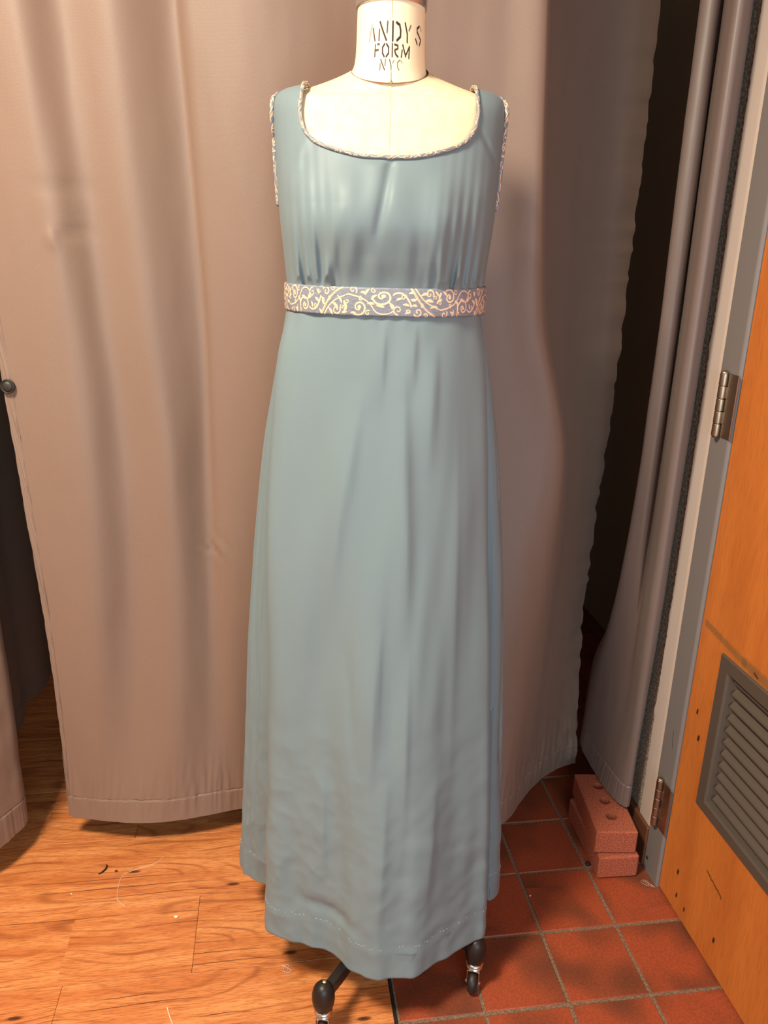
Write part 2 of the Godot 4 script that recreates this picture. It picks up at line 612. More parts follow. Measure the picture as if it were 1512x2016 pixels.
func brocade_mat() -> StandardMaterial3D:
	var W := 1024
	var H := 160
	var im := Image.create(W, H, false, Image.FORMAT_RGB8)
	var n := noise(101, 0.25, FastNoiseLite.TYPE_SIMPLEX, 2)
	var slub := noise(102, 0.02)
	for y in H:
		for x in W:
			var v := 1.0 + 0.14 * n.get_noise_2d(x * 0.4, y * 1.8) + 0.12 * slub.get_noise_2d(x, y * 4)
			im.set_pixel(x, y, Color(0.49 * v, 0.495 * v, 0.535 * v))
	var cr := Color(0.90, 0.755, 0.62)
	var cd := Color(0.80, 0.62, 0.50)
	bold = 1.25
	for rep in 2:
		var x := rep * 512.0
		var up := 1.0 if rep == 0 else -1.0
		var fy := func(v: float) -> float: return v if up > 0 else H - v
		var V := func(a: float, b: float) -> Vector2: return Vector2(x + a, fy.call(b))
		# the broad stem that sweeps down across the band
		stroke(im, bez(V.call(0, 6), V.call(40, 60), V.call(60, 110), V.call(150, 156)), 5.5, 4.0, cr)
		stroke(im, bez(V.call(22, 2), V.call(60, 60), V.call(90, 90), V.call(185, 118)), 3.6, 2.4, cr)
		stroke(im, bez(V.call(10, 20), V.call(52, 78), V.call(80, 120), V.call(140, 150)), 1.5, 1.2, cd)
		# scrolls to the right of the stem
		stroke(im, spiral(V.call(250, 50).x, V.call(250, 50).y, 44, -up * 2.2, 1.25, up), 4.2, 3.0, cr)
		disc(im, V.call(253, 52), 8.5, cr)
		stroke(im, bez(V.call(185, 118), V.call(240, 112), V.call(300, 100), V.call(330, 40)), 3.4, 2.6, cr)
		stroke(im, spiral(V.call(370, 108).x, V.call(370, 108).y, 46, up * 3.4, 1.2, up), 4.2, 3.2, cr)
		disc(im, V.call(374, 112), 8, cr)
		stroke(im, bez(V.call(330, 40), V.call(350, 8), V.call(400, 8), V.call(420, 40)), 3.0, 2.4, cr)
		stroke(im, spiral(V.call(440, 40).x, V.call(440, 40).y, 26, -up * 1.6, 1.1, -up), 3.4, 2.6, cr)
		stroke(im, bez(V.call(416, 120), V.call(450, 150), V.call(490, 120), V.call(512, 60)), 3.6, 4.5, cr)
		stroke(im, spiral(V.call(110, 34).x, V.call(110, 34).y, 28, up * 0.4, 1.1, -up), 3.6, 2.6, cr)
		stroke(im, spiral(V.call(215, 142).x, V.call(215, 142).y, 24, -up * 0.6, 1.0, up), 3.4, 2.6, cr)
		stroke(im, spiral(V.call(40, 130).x, V.call(40, 130).y, 26, up * 2.6, 1.1, -up), 3.6, 2.8, cr)
		for q in [[300, 20, 15, 1.0], [330, 140, 14, 2.0], [470, 108, 16, 0.5], [180, 82, 15, 3.0], [62, 96, 13, 4.0], [150, 54, 13, 2.6], [408, 60, 12, 5.0], [262, 96, 12, 1.6], [494, 30, 14, 0.2], [90, 150, 14, 3.6]]:
			stroke(im, spiral(V.call(q[0], q[1]).x, V.call(q[0], q[1]).y, q[2], q[3] * up, 1.0, up), 2.6, 2.0, cr)
		for q in [[60, 40, -0.6, 40, 6], [85, 70, -0.3, 46, 6.5], [120, 108, -0.5, 42, 5.5], [30, 60, 2.6, 30, 6], [160, 80, -0.9, 36, 6], [176, 60, -1.6, 34, 6],
				[205, 20, 0.3, 26, 5], [300, 70, 0.4, 30, 5.5], [318, 96, 1.1, 30, 5], [286, 118, 1.4, 34, 5], [345, 62, 0.1, 30, 5.5], [400, 76, -0.8, 30, 5.5],
				[432, 92, 0.8, 28, 5], [468, 70, 0.2, 30, 5.5], [480, 22, 0.6, 26, 5], [500, 130, 0.5, 26, 5], [150, 20, 0.5, 26, 5], [262, 130, 0.2, 24, 5], [8, 96, -0.4, 24, 5]]:
			leaf(im, V.call(q[0], q[1]), q[2] * up, q[3] * 1.25, q[4] * 1.15, cr)
			disc(im, V.call(q[0], q[1]), q[4] * 0.6, cr)
	bold = 1.0
	var hm := Image.create(W, H, false, Image.FORMAT_RGB8)
	for y in H:
		for x in W:
			var v := clampf((im.get_pixel(x, y).r - 0.45) * 2.0, 0, 1)
			hm.set_pixel(x, y, Color(v, v, v))
	var m := flat_mat(Color(1, 1, 1), 0.5)
	m.albedo_texture = tex(im)
	m.heightmap_enabled = true
	m.heightmap_texture = tex(hm)
	m.heightmap_scale = 0.05
	m.metallic_specular = 0.5
	return m

# --- the stencilled print on the neck of the form
const NECK_LO := 1.520
const NECK_HI := 1.640
func neck_mat() -> StandardMaterial3D:
	var W := 2048
	var H := 512
	var im := Image.create(W, H, false, Image.FORMAT_RGB8)
	im.fill(Color(0.955, 0.875, 0.745))
	var ink := Color(0.20, 0.13, 0.10)
	var glyph := {
		"A": [[0.45, [0.02, 1.0, 0.42, 0.08]], [0.85, [0.62, 0.30, 0.95, 1.0]]],
		"N": [[0.8, [0.08, 1.0, 0.10, 0.42]], [0.95, [0.16, 0.0, 0.50, 0.52, 0.86, 1.0]], [0.8, [0.98, 0.0, 0.93, 0.58]]],
		"D": [[1.0, [0.10, 0.0, 0.10, 1.0]], [1.0, [0.50, 0.03, 0.85, 0.14, 0.98, 0.45, 0.95, 0.78, 0.58, 0.98]]],
		"Y": [[0.95, [0.06, 0.02, 0.40, 0.55, 0.42, 1.0]], [0.6, [1.0, 0.10, 0.70, 0.36]]],
		"S": [[1.0, [0.62, 0.0, 0.22, 0.16, 0.24, 0.34, 0.62, 0.55, 0.92, 0.72, 0.66, 1.0]], [0.9, [0.0, 0.74, 0.24, 0.98]], [0.45, [0.88, 0.06, 0.98, 0.2]]],
		"F": [[0.9, [0.12, 0.04, 0.10, 1.0]], [0.8, [0.58, 0.02, 0.95, 0.02]], [0.85, [0.24, 0.50, 0.78, 0.48]]],
		"O": [[0.95, [0.38, 0.02, 0.08, 0.28, 0.08, 0.72, 0.34, 1.0]], [0.95, [0.66, 0.02, 0.97, 0.28, 0.97, 0.74, 0.64, 1.0]]],
		"R": [[0.95, [0.04, 0.0, 0.04, 1.0]], [0.9, [0.40, 0.04, 0.92, 0.12, 0.92, 0.36, 0.45, 0.48]], [0.95, [0.42, 0.54, 0.60, 0.82, 0.95, 1.0]]],
		"M": [[0.9, [0.02, 1.0, 0.10, 0.45]], [0.95, [0.16, 0.04, 0.52, 0.92]], [0.9, [0.60, 0.72, 0.96, 0.12]], [0.95, [0.98, 0.10, 0.92, 1.0]]],
		"C": [[0.7, [0.50, 0.04, 0.14, 0.28, 0.14, 0.70, 0.40, 1.0]], [0.45, [0.66, 0.06, 1.0, 0.28]]],
	}
	# letter, angles of its sides, heights of its top and foot, pen radius
	for l in [["A", -37.5, -25.8, 1.606, 1.585, 9.0], ["N", -20.5, -5.0, 1.607, 1.585, 9.5], ["D", 1.7, 16.4, 1.607, 1.5845, 11.0], ["Y", 23.0, 34.4, 1.607, 1.584, 9.5], ["S", 45.0, 60.0, 1.607, 1.584, 9.0],
			["F", -26.7, -18.0, 1.5805, 1.5655, 8.0], ["O", -13.9, -2.7, 1.5805, 1.565, 8.5], ["R", 2.5, 12.6, 1.5805, 1.565, 8.5], ["M", 17.7, 32.4, 1.5805, 1.565, 8.5],
			["N", -17.0, -7.5, 1.5615, 1.5485, 6.5], ["Y", -1.7, 5.8, 1.5615, 1.5485, 6.0], ["C", 10.4, 19.5, 1.5615, 1.5485, 6.0]]:
		for s in glyph[l[0]]:
			var pts := []
			var raw: Array = s[1]
			for k in raw.size() / 2:
				var deg := lerpf(l[1], l[2], raw[2 * k])
				var hh := lerpf(l[3], l[4], raw[2 * k + 1])
				pts.append(Vector2((deg / 360.0 + 0.5) * W, (1.0 - (hh - NECK_LO) / (NECK_HI - NECK_LO)) * H))
			var fade: float = s[0]
			if l[5] < 7.0:
				fade *= 0.9
			stroke(im, pts, l[5] * 0.70, l[5] * 0.70, Color(0.955, 0.875, 0.745).lerp(ink, fade))
	var m := flat_mat(Color(1, 1, 1), 0.8)
	m.albedo_texture = tex(im)
	return m

# ------------------------------------------------------------------ floor
func make_floor() -> void:
	var fl := structure("floor", "wood plank floor meeting red quarry tiles", "floor")
	var slab := part("subfloor", bevel_box(Vector3(3.9, 0.2, 4.4), 0.0, null, Vector3(-0.75, -0.106, -0.8)), M["gap"], fl)
	slab.position = Vector3.ZERO
	# planks 0.19 m wide, 1.2 m long, running along x; z of a joint row and x of one end joint
	var joints := {0: -0.18, 1: -0.415, -2: -0.345, -1: -0.95, 2: -0.05, 3: -0.7, -3: -0.9, -4: -0.2}
	for row in range(-7, 12):
		var z0 := -1.358 + 0.19 * row
		var z1 := z0 + 0.19
		var j: float = joints.get(row, rng.randf_range(-1.2, 0.0))
		var xs := [0.189]
		var x := j
		while x > 0.189: x -= 1.2
		while x > -2.25:
			xs.append(x)
			x -= 1.2
		xs.append(-2.25)
		for k in xs.size() - 1:
			var xa: float = xs[k + 1]
			var xb: float = xs[k]
			if xb - xa < 0.03:
				continue
			var u0 := rng.randf()
			var strip := rng.randi_range(0, 2)
			var turn := rng.randi_range(0, 1)
			var uvf := func(p: Vector3) -> Vector2:
				var v := clampf((p.z + 0.095) / 0.19, 0.02, 0.98)
				if turn == 1: v = 1.0 - v
				return Vector2(u0 + p.x / 0.95, (strip + v) / 3.0)
			var mesh := bevel_box(Vector3(xb - xa - 0.0006, 0.008, 0.19 - 0.0007), 0.0006, uvf)
			var o := part("plank", mesh, M["plank"], fl)
			o.position = Vector3((xa + xb) / 2, -0.004, (z0 + z1) / 2)
	# tiles 0.16 m apart
	var bed := part("grout_bed", bevel_box(Vector3(1.2, 0.1, 4.4), 0.0, null, Vector3(0.795, -0.0518, -0.8)), M["grout"], fl)
	bed.position = Vector3.ZERO
	for i in 7:
		for j in range(-9, 18):
			if i > 3 and j > 0:
				continue
			var u0 := rng.randf()
			var v0 := rng.randf()
			var uvf := func(p: Vector3) -> Vector2: return Vector2(u0 + p.x * 1.35, v0 + p.z * 1.35)
			var w := 0.1535
			var mesh := bevel_box(Vector3(w, 0.012, w), 0.0016, uvf)
			var o := part("tile", mesh, M["tile"], fl)
			o.position = Vector3(0.676 + 0.16 * (i - 3) + 0.08, -0.006 + rng.randf_range(-0.0005, 0.0003), -1.499 + 0.16 * j + 0.08)
	var seam := part("floor_gap", bevel_box(Vector3(0.006, 0.006, 4.4), 0.001, null, Vector3(0.1925, -0.0035, -0.8)), M["gap"], fl, "dark joint between the planks and the tiles")
	seam.position = Vector3.ZERO

# ------------------------------------------------------------------ walls
func wall_box(called: String, label: String, lo: Vector3, hi: Vector3, mat: Material, bev := 0.0) -> MeshInstance3D:
	var o := part(called, bevel_box(hi - lo, bev), mat, self, label)
	o.position = (lo + hi) / 2
	o.set_meta("kind", "structure")
	o.set_meta("category", "wall")
	return o

func make_walls() -> void:
	wall_box("wall_back", "plain wall behind the curtained stall", Vector3(-2.4, -0.1, -2.95), Vector3(1.35, 2.7, -2.8), M["wall"])
	wall_box("wall_front", "plain wall behind the viewer", Vector3(-2.4, -0.1, 1.2), Vector3(1.0, 2.7, 1.35), M["wall"])
	wall_box("wall_left", "plain wall on the far side of the fitting area", Vector3(-2.4, -0.1, -2.95), Vector3(-2.25, 2.7, 1.35), M["wall"])
	wall_box("ceiling", "plain pale ceiling", Vector3(-2.4, 2.6, -2.95), Vector3(1.35, 2.75, 1.35), M["wall"]).set_meta("category", "ceiling")
	# right wall: rough block up to the painted edge strip, then the door frame
	wall_box("wall_right", "rough grey masonry wall edge between the curtain and the white strip", Vector3(WALL_X + 0.004, -0.1, -1.52), Vector3(1.35, 2.7, -1.345), M["block"])
	wall_box("wall_stall", "plain wall inside the stall, set back so that the gap by the curtain stays dark", Vector3(1.2, -0.1, -2.95), Vector3(1.35, 2.7, -1.52), M["wall"])  # stall wall set back to keep light off it in the curtain gap
	wall_box("wall_right_far", "plain wall beyond the door", Vector3(WALL_X, -0.1, -0.34), Vector3(WALL_X + 0.19, 2.7, 1.35), M["wall"])
	wall_box("wall_right_top", "plain wall over the door", Vector3(WALL_X, 2.2, -1.345), Vector3(WALL_X + 0.19, 2.7, -0.34), M["wall"])
	var outside := wall_box("wall_outside", "dark wall behind the closed door", Vector3(WALL_X + 0.15, -0.1, -1.345), Vector3(WALL_X + 0.19, 2.2, -0.34), M["gap"])
	outside.set_meta("category", "wall")
	# the painted strip with its ragged edge against the block
	var rows := []
	var rag := noise(7, 30.0, FastNoiseLite.TYPE_SIMPLEX, 3)
	for i in 401:
		var y := 0.095 + 2.35 * i / 400.0
		var zl := -1.386 + 0.0022 * rag.get_noise_1d(y * 3.0) + 0.0012 * rag.get_noise_1d(y * 11.0 + 9)
		for dip in [[0.375, 0.006], [0.60, 0.004], [1.16, 0.006], [1.38, 0.005]]:
			zl -= dip[1] * gauss(y - dip[0], 0.008)
		var r := PackedVector3Array()
		for q in [[zl, 0.004], [zl + 0.0005, 0.0005], [zl + 0.003, -0.0012], [-1.345, -0.0014], [-1.3295, -0.0014], [-1.3295, 0.02]]:
			r.append(Vector3(WALL_X + q[1], y, q[0]))
		rows.append(r)
	var strip := part("trim_1", sheet(rows, false, true), M["white_paint"], self, "white painted strip of wall beside the grey door frame, ragged along one edge")
	strip.set_meta("kind", "structure")
	strip.set_meta("category", "trim")
	# pressed steel door frame
	var jr := []
	for y in [0.0, 0.02, 1.0, 2.16]:
		var r := PackedVector3Array()
		r.append(Vector3(WALL_X + 0.03, y, -1.3295))
		r.append(Vector3(WALL_X - 0.004, y, -1.3293))
		r.append(Vector3(WALL_X - 0.005, y, -1.3280))
		for k in 9:
			var a := PI / 2 * k / 8.0
			r.append(Vector3(WALL_X - 0.005 + 0.007 * (1 - cos(a)), y, -1.2745 + 0.007 * sin(a)))
		r.append(Vector3(WALL_X + 0.06, y, -1.2672))
		jr.append(r)
	var jamb := Node3D.new()
	jamb.name = "trim_2"
	add_child(jamb)
	jamb.set_meta("kind", "structure")
	jamb.set_meta("label", "grey painted steel door frame with scuffs, beside the orange door")
	jamb.set_meta("category", "door frame")
	part("frame_face", sheet(jr, false, true), M["jamb"], jamb)
	part("frame_core", bevel_box(Vector3(0.12, 2.16, 0.058), 0.0, null, Vector3(WALL_X + 0.065, 1.08, -1.2985)), M["jamb"], jamb)
	part("frame_head", bevel_box(Vector3(0.13, 0.06, 1.0), 0.003, null, Vector3(WALL_X + 0.06, 2.17, -0.83)), M["jamb"], jamb)
	var sc := part("scuff", scuff_mesh(Vector3(WALL_X - 0.0052, 0.385, -1.296), Vector3(WALL_X - 0.0052, 0.335, -1.291), 0.0032), M["gap"], jamb, "black scuff mark")
	sc.position = Vector3.ZERO
	part("screw", rivet_mesh(Vector3(WALL_X - 0.005, 0.035, -1.318), Vector3(-1, 0, 0), 0.004), M["iron"], jamb)
	# base board under the block and strip
	var bb := part("baseboard_right", bevel_box(Vector3(0.016, 0.105, 0.19), 0.003), M["base"], self, "brown vinyl base board along the foot of the masonry wall")
	bb.position = Vector3(WALL_X + 0.0, 0.0525, -1.3305 - 0.095)
	bb.set_meta("kind", "structure")
	bb.set_meta("category", "baseboard")

func scuff_mesh(a: Vector3, b: Vector3, w: float) -> ArrayMesh:
	var rows := []
	for k in 13:
		var t := k / 12.0
		var c := a.lerp(b, t) + Vector3(0, 0, 0.0012 * sin(t * 9.0))
		var h := w * sin(PI * t) * (0.35 + 0.4 * sin(t * 5.0 + 0.6) * sin(t * 5.0 + 0.6))
		rows.append(PackedVector3Array([c + Vector3(0.0004, 0, -h), c + Vector3(0, 0, 0), c + Vector3(0.0004, 0, h)]))
	return sheet(rows)

func rivet_mesh(at: Vector3, n: Vector3, r: float) -> ArrayMesh:
	var m := lathe([Vector2(r, -r * 0.3), Vector2(r, r * 0.15), Vector2(r * 0.8, r * 0.42), Vector2(r * 0.4, r * 0.58), Vector2(0.0001, r * 0.62)], 14)
	var st := SurfaceTool.new()
	st.begin(Mesh.PRIMITIVE_TRIANGLES)
	st.append_from(m, 0, Transform3D(basis_y(n), at))
	return st.commit()

func basis_y(n: Vector3) -> Basis: # a turn that takes +y to n
	return Basis(Quaternion(Vector3.UP, n.normalized())) if n.normalized().dot(Vector3.UP) > -0.999 else Basis(Vector3.RIGHT, PI)

# ------------------------------------------------------------------ the door
func make_door() -> void:
	var d := structure("door_1", "orange varnished wooden door with a dark louvred vent and two hinges", "door")
	# leaf, cut out round the vent: four boards of one veneer
	var uvf := func(p: Vector3) -> Vector2: return Vector2((p.z + 1.264) / 0.914, 1.0 - p.y / 2.14)
	var st := SurfaceTool.new()
	st.begin(Mesh.PRIMITIVE_TRIANGLES)
	st.set_smooth_group(-1)
	var z0 := -1.2645
	var z1 := -0.35
	var vy0 := 0.300
	var vy1 := 0.614
	var vz0 := -1.174
	var vz1 := -0.64
	for q in [[z0, z1, 0.008, vy0], [z0, z1, vy1, 2.13], [z0, vz0, vy0, vy1], [vz1, z1, vy0, vy1]]:
		add_box(st, Vector3(0.044, q[3] - q[2], q[1] - q[0]), 0.0, Vector3(WALL_X + 0.022, (q[2] + q[3]) / 2, (q[0] + q[1]) / 2), uvf)
	st.generate_normals()
	part("door_panel", st.commit(), M["door"], d)
	# vent: mitred frame with an inner lip, slats behind it
	var v := Node3D.new()
	v.name = "vent"
	d.add_child(v)
	v.set_meta("label", "dark louvred vent set in the door")
	var fz0 := -1.182
	var fz1 := -0.632
	var fy0 := 0.292
	var fy1 := 0.622
	var loop := []
	for q in [[0.0, 0.002], [0.0, -0.004], [0.0015, -0.0055], [0.026, -0.0055], [0.0275, -0.0045], [0.029, -0.001], [0.031, 0.012], [0.047, 0.016]]:
		loop.append(q)
	var rows := []
	for k in 5:
		var cz: float = [fz0, fz1, fz1, fz0, fz0][k]
		var cy: float = [fy0, fy0, fy1, fy1, fy0][k]
		var sz: float = [1, -1, -1, 1, 1][k]
		var sy: float = [1, 1, -1, -1, 1][k]
		var r := PackedVector3Array()
		for q in loop:
			r.append(Vector3(WALL_X + q[1], cy + sy * q[0] * (0.82 if sy > 0 else 1.0), cz + sz * q[0]))
		rows.append(r)
	# one flat-shaded strip per side so that the mitres stay crisp
	var fst := SurfaceTool.new()
	fst.begin(Mesh.PRIMITIVE_TRIANGLES)
	fst.set_smooth_group(-1)
	for k in 4:
		for j in loop.size() - 1:
			quad(fst, rows[k][j], rows[k + 1][j], rows[k + 1][j + 1], rows[k][j + 1], Vector3(WALL_X + 0.05, (rows[k][0].y + rows[k + 1][0].y) / 2 + 0.02 * [1, 0, -1, 0][k], (rows[k][0].z + rows[k + 1][0].z) / 2 + 0.02 * [0, -1, 0, 1][k]))
	fst.generate_normals()
	part("vent_frame", fst.commit(), M["vent"], v)
	part("vent_back", bevel_box(Vector3(0.004, vy1 - vy0, vz1 - vz0), 0.0, null, Vector3(WALL_X + 0.04, (vy0 + vy1) / 2, (vz0 + vz1) / 2)), M["gap"], v)
	var sl := slat_mesh(fz0 + 0.036, fz1 - 0.036)
	for k in 11:
		var o := part("slat", sl, M["vent"], v)
		o.position = Vector3(WALL_X, 0.331 + 0.0255 * k, 0)
	# hinges: leaf let into the gap, five-knuckle barrel
	for hy in [1.062, 0.198]:
		hinge(d, hy)

func slat_mesh(za: float, zb: float) -> ArrayMesh: # a rolled, sloping blade: nose low and forward, tail high and behind
	var prof := [[0.0095, -0.0090], [0.0060, -0.0080], [0.0045, -0.0055], [0.0048, -0.0025], [0.0075, 0.0005], [0.0200, 0.0120], [0.0300, 0.0150], [0.0302, 0.0140], [0.0208, 0.0106], [0.0090, -0.0006], [0.0068, -0.0030], [0.0068, -0.0052], [0.0095, -0.0070]]
	var rows := []
	for z in [za, zb]:
		var r := PackedVector3Array()
		for q in prof:
			r.append(Vector3(q[0], q[1], z))
		rows.append(r)
	return sheet(rows, false, true)

func hinge(d: Node3D, y: float) -> void:
	var h := Node3D.new()
	h.name = "hinge"
	d.add_child(h, true)
	h.position = Vector3(WALL_X, y, -1.272)
	h.set_meta("label", "steel butt hinge at waist height" if y > 0.6 else "steel butt hinge near the floor")
	var hgt := 0.114
	var leaf_m := bevel_box(Vector3(0.003, hgt, 0.030), 0.0008, null, Vector3(-0.0075, 0, -0.006))
	part("hinge_leaf", leaf_m, M["steel"], h)
	var k_len := hgt / 5.0
	for k in 5:
		var r := 0.0078
		var ln := k_len - 0.0010
		var b := -hgt / 2 + k * k_len + 0.0005
		var kn := lathe([Vector2(0.001, b), Vector2(r - 0.0008, b), Vector2(r, b + 0.0008), Vector2(r, b + ln - 0.0008), Vector2(r - 0.0008, b + ln), Vector2(0.001, b + ln)], 20)
		var o := part("knuckle", kn, M["steel"], h)
		o.position = Vector3(-0.0125, 0, -0.030)
		if k % 2 == 1: # knuckles of the visible leaf reach across to it
			var w := part("knuckle_web", bevel_box(Vector3(0.003, ln, 0.014), 0.0006, null, Vector3(-0.0080, b + ln / 2, -0.024)), M["steel"], h)
			w.position = Vector3.ZERO
	var pin := lathe([Vector2(0.0001, -hgt / 2 - 0.004), Vector2(0.005, -hgt / 2 - 0.003), Vector2(0.006, -hgt / 2), Vector2(0.0045, 0), Vector2(0.0070, hgt / 2), Vector2(0.0070, hgt / 2 + 0.002), Vector2(0.005, hgt / 2 + 0.0042), Vector2(0.0001, hgt / 2 + 0.005)], 18)
	var pn := part("hinge_pin", pin, M["steel"], h)
	pn.position = Vector3(-0.0125, 0, -0.030)

# ------------------------------------------------------------------ curtains
# levels: heights; plans: for every level the same number of (x, z) control points
func drape_point(levels: Array, plans: Array, s: float, y: float) -> Vector2:
	var n: int = plans[0].size()
	var t := s * (n - 1)
	var i := clampi(int(t), 0, n - 2)
	var f := t - i
	var q := []
	for k in [max(i - 1, 0), i, i + 1, min(i + 2, n - 1)]:
		var vs := []
		for p in plans:
			vs.append(p[k])
		q.append(curve(levels, vs, y))
	return (q[1] as Vector2).cubic_interpolate(q[2], q[0], q[3], f)

func plan(flat: Array) -> Array:
	var out := []
	for k in flat.size() / 2:
		out.append(Vector2(flat[2 * k], flat[2 * k + 1]))
	return out

func drape_sheet(levels: Array, plans: Array, s0: float, s1: float, nx: int, ys: Array, offset: Callable, flip := true) -> ArrayMesh:
	var rows := []
	var uvs := []
	for y in ys:
		var r := PackedVector3Array()
		var uv := PackedVector2Array()
		for j in nx + 1:
			var s := lerpf(s0, s1, float(j) / nx)
			var p := drape_point(levels, plans, s, y)
			var a := drape_point(levels, plans, minf(s + 0.004, 1.0), y) - drape_point(levels, plans, maxf(s - 0.004, 0.0), y)
			var nrm := Vector2(-a.y, a.x).normalized()
			p += nrm * float(offset.call(s, y, p))
			r.append(Vector3(p.x, y, p.y))
			uv.append(Vector2(s, y))
		rows.append(r)
		uvs.append(uv)
	return sheet(rows, false, flip, uvs)

func steps(a: float, b: float, n: int) -> Array:
	var out := []
	for k in n + 1:
		out.append(lerpf(a, b, float(k) / n))
	return out

func hem_steps(bottom: float, seam: float) -> Array:
	return steps(bottom, seam - 0.010, 12) + steps(seam - 0.009, seam + 0.001, 14)

func make_curtains() -> void:
	var wob := noise(111, 1.0, FastNoiseLite.TYPE_SIMPLEX_SMOOTH, 3)
	var puck := noise(112, 1.0, FastNoiseLite.TYPE_SIMPLEX_SMOOTH, 2)
	# ---- the wide middle curtain
	var lv := [0.065, 0.45, 0.90, 1.20, 1.70, 2.26]
	var pl := [
		plan([-0.489, -1.562, -0.425, -1.542, -0.345, -1.522, -0.255, -1.517, -0.170, -1.530, -0.100, -1.543, 0.02, -1.555, 0.15, -1.54, 0.30, -1.49, 0.42, -1.445, 0.495, -1.425, 0.56, -1.49, 0.612, -1.548, 0.68, -1.600, 0.755, -1.625]),
		plan([-0.481, -1.55, -0.39, -1.528, -0.31, -1.548, -0.22, -1.530, -0.15, -1.554, -0.10, -1.545, 0.0, -1.545, 0.15, -1.53, 0.32, -1.49, 0.45, -1.462, 0.53, -1.470, 0.59, -1.512, 0.63, -1.560, 0.69, -1.615, 0.745, -1.660]),
		plan([-0.499, -1.55, -0.37, -1.524, -0.295, -1.554, -0.21, -1.535, -0.142, -1.572, -0.106, -1.552, 0.0, -1.538, 0.2, -1.538, 0.38, -1.52, 0.50, -1.505, 0.578, -1.495, 0.608, -1.522, 0.635, -1.585, 0.70, -1.650, 0.775, -1.705]),
		plan([-0.512, -1.555, -0.38, -1.524, -0.31, -1.555, -0.23, -1.537, -0.142, -1.574, -0.108, -1.552, 0.0, -1.53, 0.2, -1.54, 0.35, -1.53, 0.44, -1.512, 0.508, -1.493, 0.536, -1.522, 0.562, -1.600, 0.66, -1.690, 0.800, -1.745]),
		plan([-0.525, -1.56, -0.41, -1.527, -0.34, -1.556, -0.25, -1.54, -0.162, -1.574, -0.124, -1.553, 0.0, -1.53, 0.15, -1.54, 0.30, -1.53, 0.41, -1.513, 0.472, -1.490, 0.496, -1.520, 0.522, -1.605, 0.64, -1.700, 0.805, -1.755]),
		plan([-0.54, -1.56, -0.43, -1.525, -0.36, -1.56, -0.26, -1.54, -0.17, -1.58, -0.14, -1.548, 0.0, -1.53, 0.14, -1.54, 0.28, -1.53, 0.39, -1.513, 0.452, -1.485, 0.478, -1.520, 0.504, -1.61, 0.62, -1.70, 0.800, -1.755])]
	var c := thing("curtain", "wide taupe curtain hanging straight behind the blue-green dress", "curtain", Vector3.ZERO, 0, "taupe fitting room curtains")
	var off := func(s: float, y: float, p: Vector2) -> float:
		var v := 0.0025 * wob.get_noise_2d(p.x * 6.0, y * 1.6)
		v += 0.0045 * gauss(p.x + 0.385, 0.008) * gauss(y - 1.322, 0.010) - 0.003 * gauss(p.x + 0.355, 0.025) * gauss(y - 1.330, 0.006)
		v -= 0.0025 * gauss(p.x + 0.36, 0.03) * gauss(y - 1.405, 0.008)
		v += 0.003 * gauss(p.x + 0.13, 0.02) * gauss(y - 0.715, 0.012) * sin((p.x + y) * 160.0)
		v += 0.0030 * puck.get_noise_2d(s * 60.0, y * 5.0) * gauss(y - 0.135, 0.045)
		if s > 0.93: # the ruffled right edge
			v += 0.007 * (s - 0.93) / 0.07 * puck.get_noise_2d(9.0, y * 22.0)
		if s > 0.6 and y < 0.7:
			v += 0.006 * (s - 0.6) / 0.4 * (0.7 - y) * wob.get_noise_2d(p.x * 14.0 + y * 9.0, y * 7.0)
		return v
	part("curtain_panel", drape_sheet(lv, pl, 0, 1, 320, steps(0.125, 2.26, 170), off), M["curtain"], c)
	var hoff := func(s: float, y: float, p: Vector2) -> float:
		return off.call(s, y, p) - 0.0006 + 0.0012 * smoothstep(0.1262, 0.1170, y) - 0.0016 * gauss(y - 0.1225, 0.0016) * (0.5 + 0.8 * puck.get_noise_2d(s * 33.0, 40.0)) + 0.0020 * puck.get_noise_2d(s * 75.0, 3.0) * smoothstep(0.065, 0.125, y)
	part("hem", drape_sheet(lv, pl, 0, 1, 320, hem_steps(0.065, 0.1255), hoff), M["curtain"], c, "stitched bottom hem of the curtain")
	var eoff := func(s: float, y: float, p: Vector2) -> float:
		var k := s / 0.0125
		return off.call(s, y, p) + (-0.0004 if k > 0.995 else 0.0018) + 0.0030 * puck.get_noise_2d(4.0, y * 17.0 + s * 260.0) * (1.0 if y < 1.0 else 0.4)
	part("side_hem", drape_sheet(lv, pl, 0, 0.0125, 12, steps(0.126, 2.26, 420), eoff), M["curtain"], c, "puckered hem down the free edge of the curtain")
	# snap near the free edge
	var bp := drape_point(lv, pl, 0.007, 1.056)
	var snap := lathe([Vector2(0.0132, -0.003), Vector2(0.0136, 0.0005), Vector2(0.0128, 0.0026), Vector2(0.0112, 0.0030), Vector2(0.0104, 0.0014), Vector2(0.0098, 0.0012), Vector2(0.0092, 0.0034), Vector2(0.005, 0.0052), Vector2(0.0001, 0.0056)], 28)
	var sp := part("snap_button", snap, flat_mat(Color(0.20, 0.17, 0.155), 0.5, 0.2), c, "round dark grey press stud")
	sp.transform = Transform3D(basis_y(Vector3(-0.12, 0.05, 1)), Vector3(bp.x + 0.002, 1.056, bp.y + 0.008))
	# ---- the gathered curtain by the door wall
	var lr := [0.125, 0.35, 0.50, 0.75, 1.15, 1.75, 2.26]
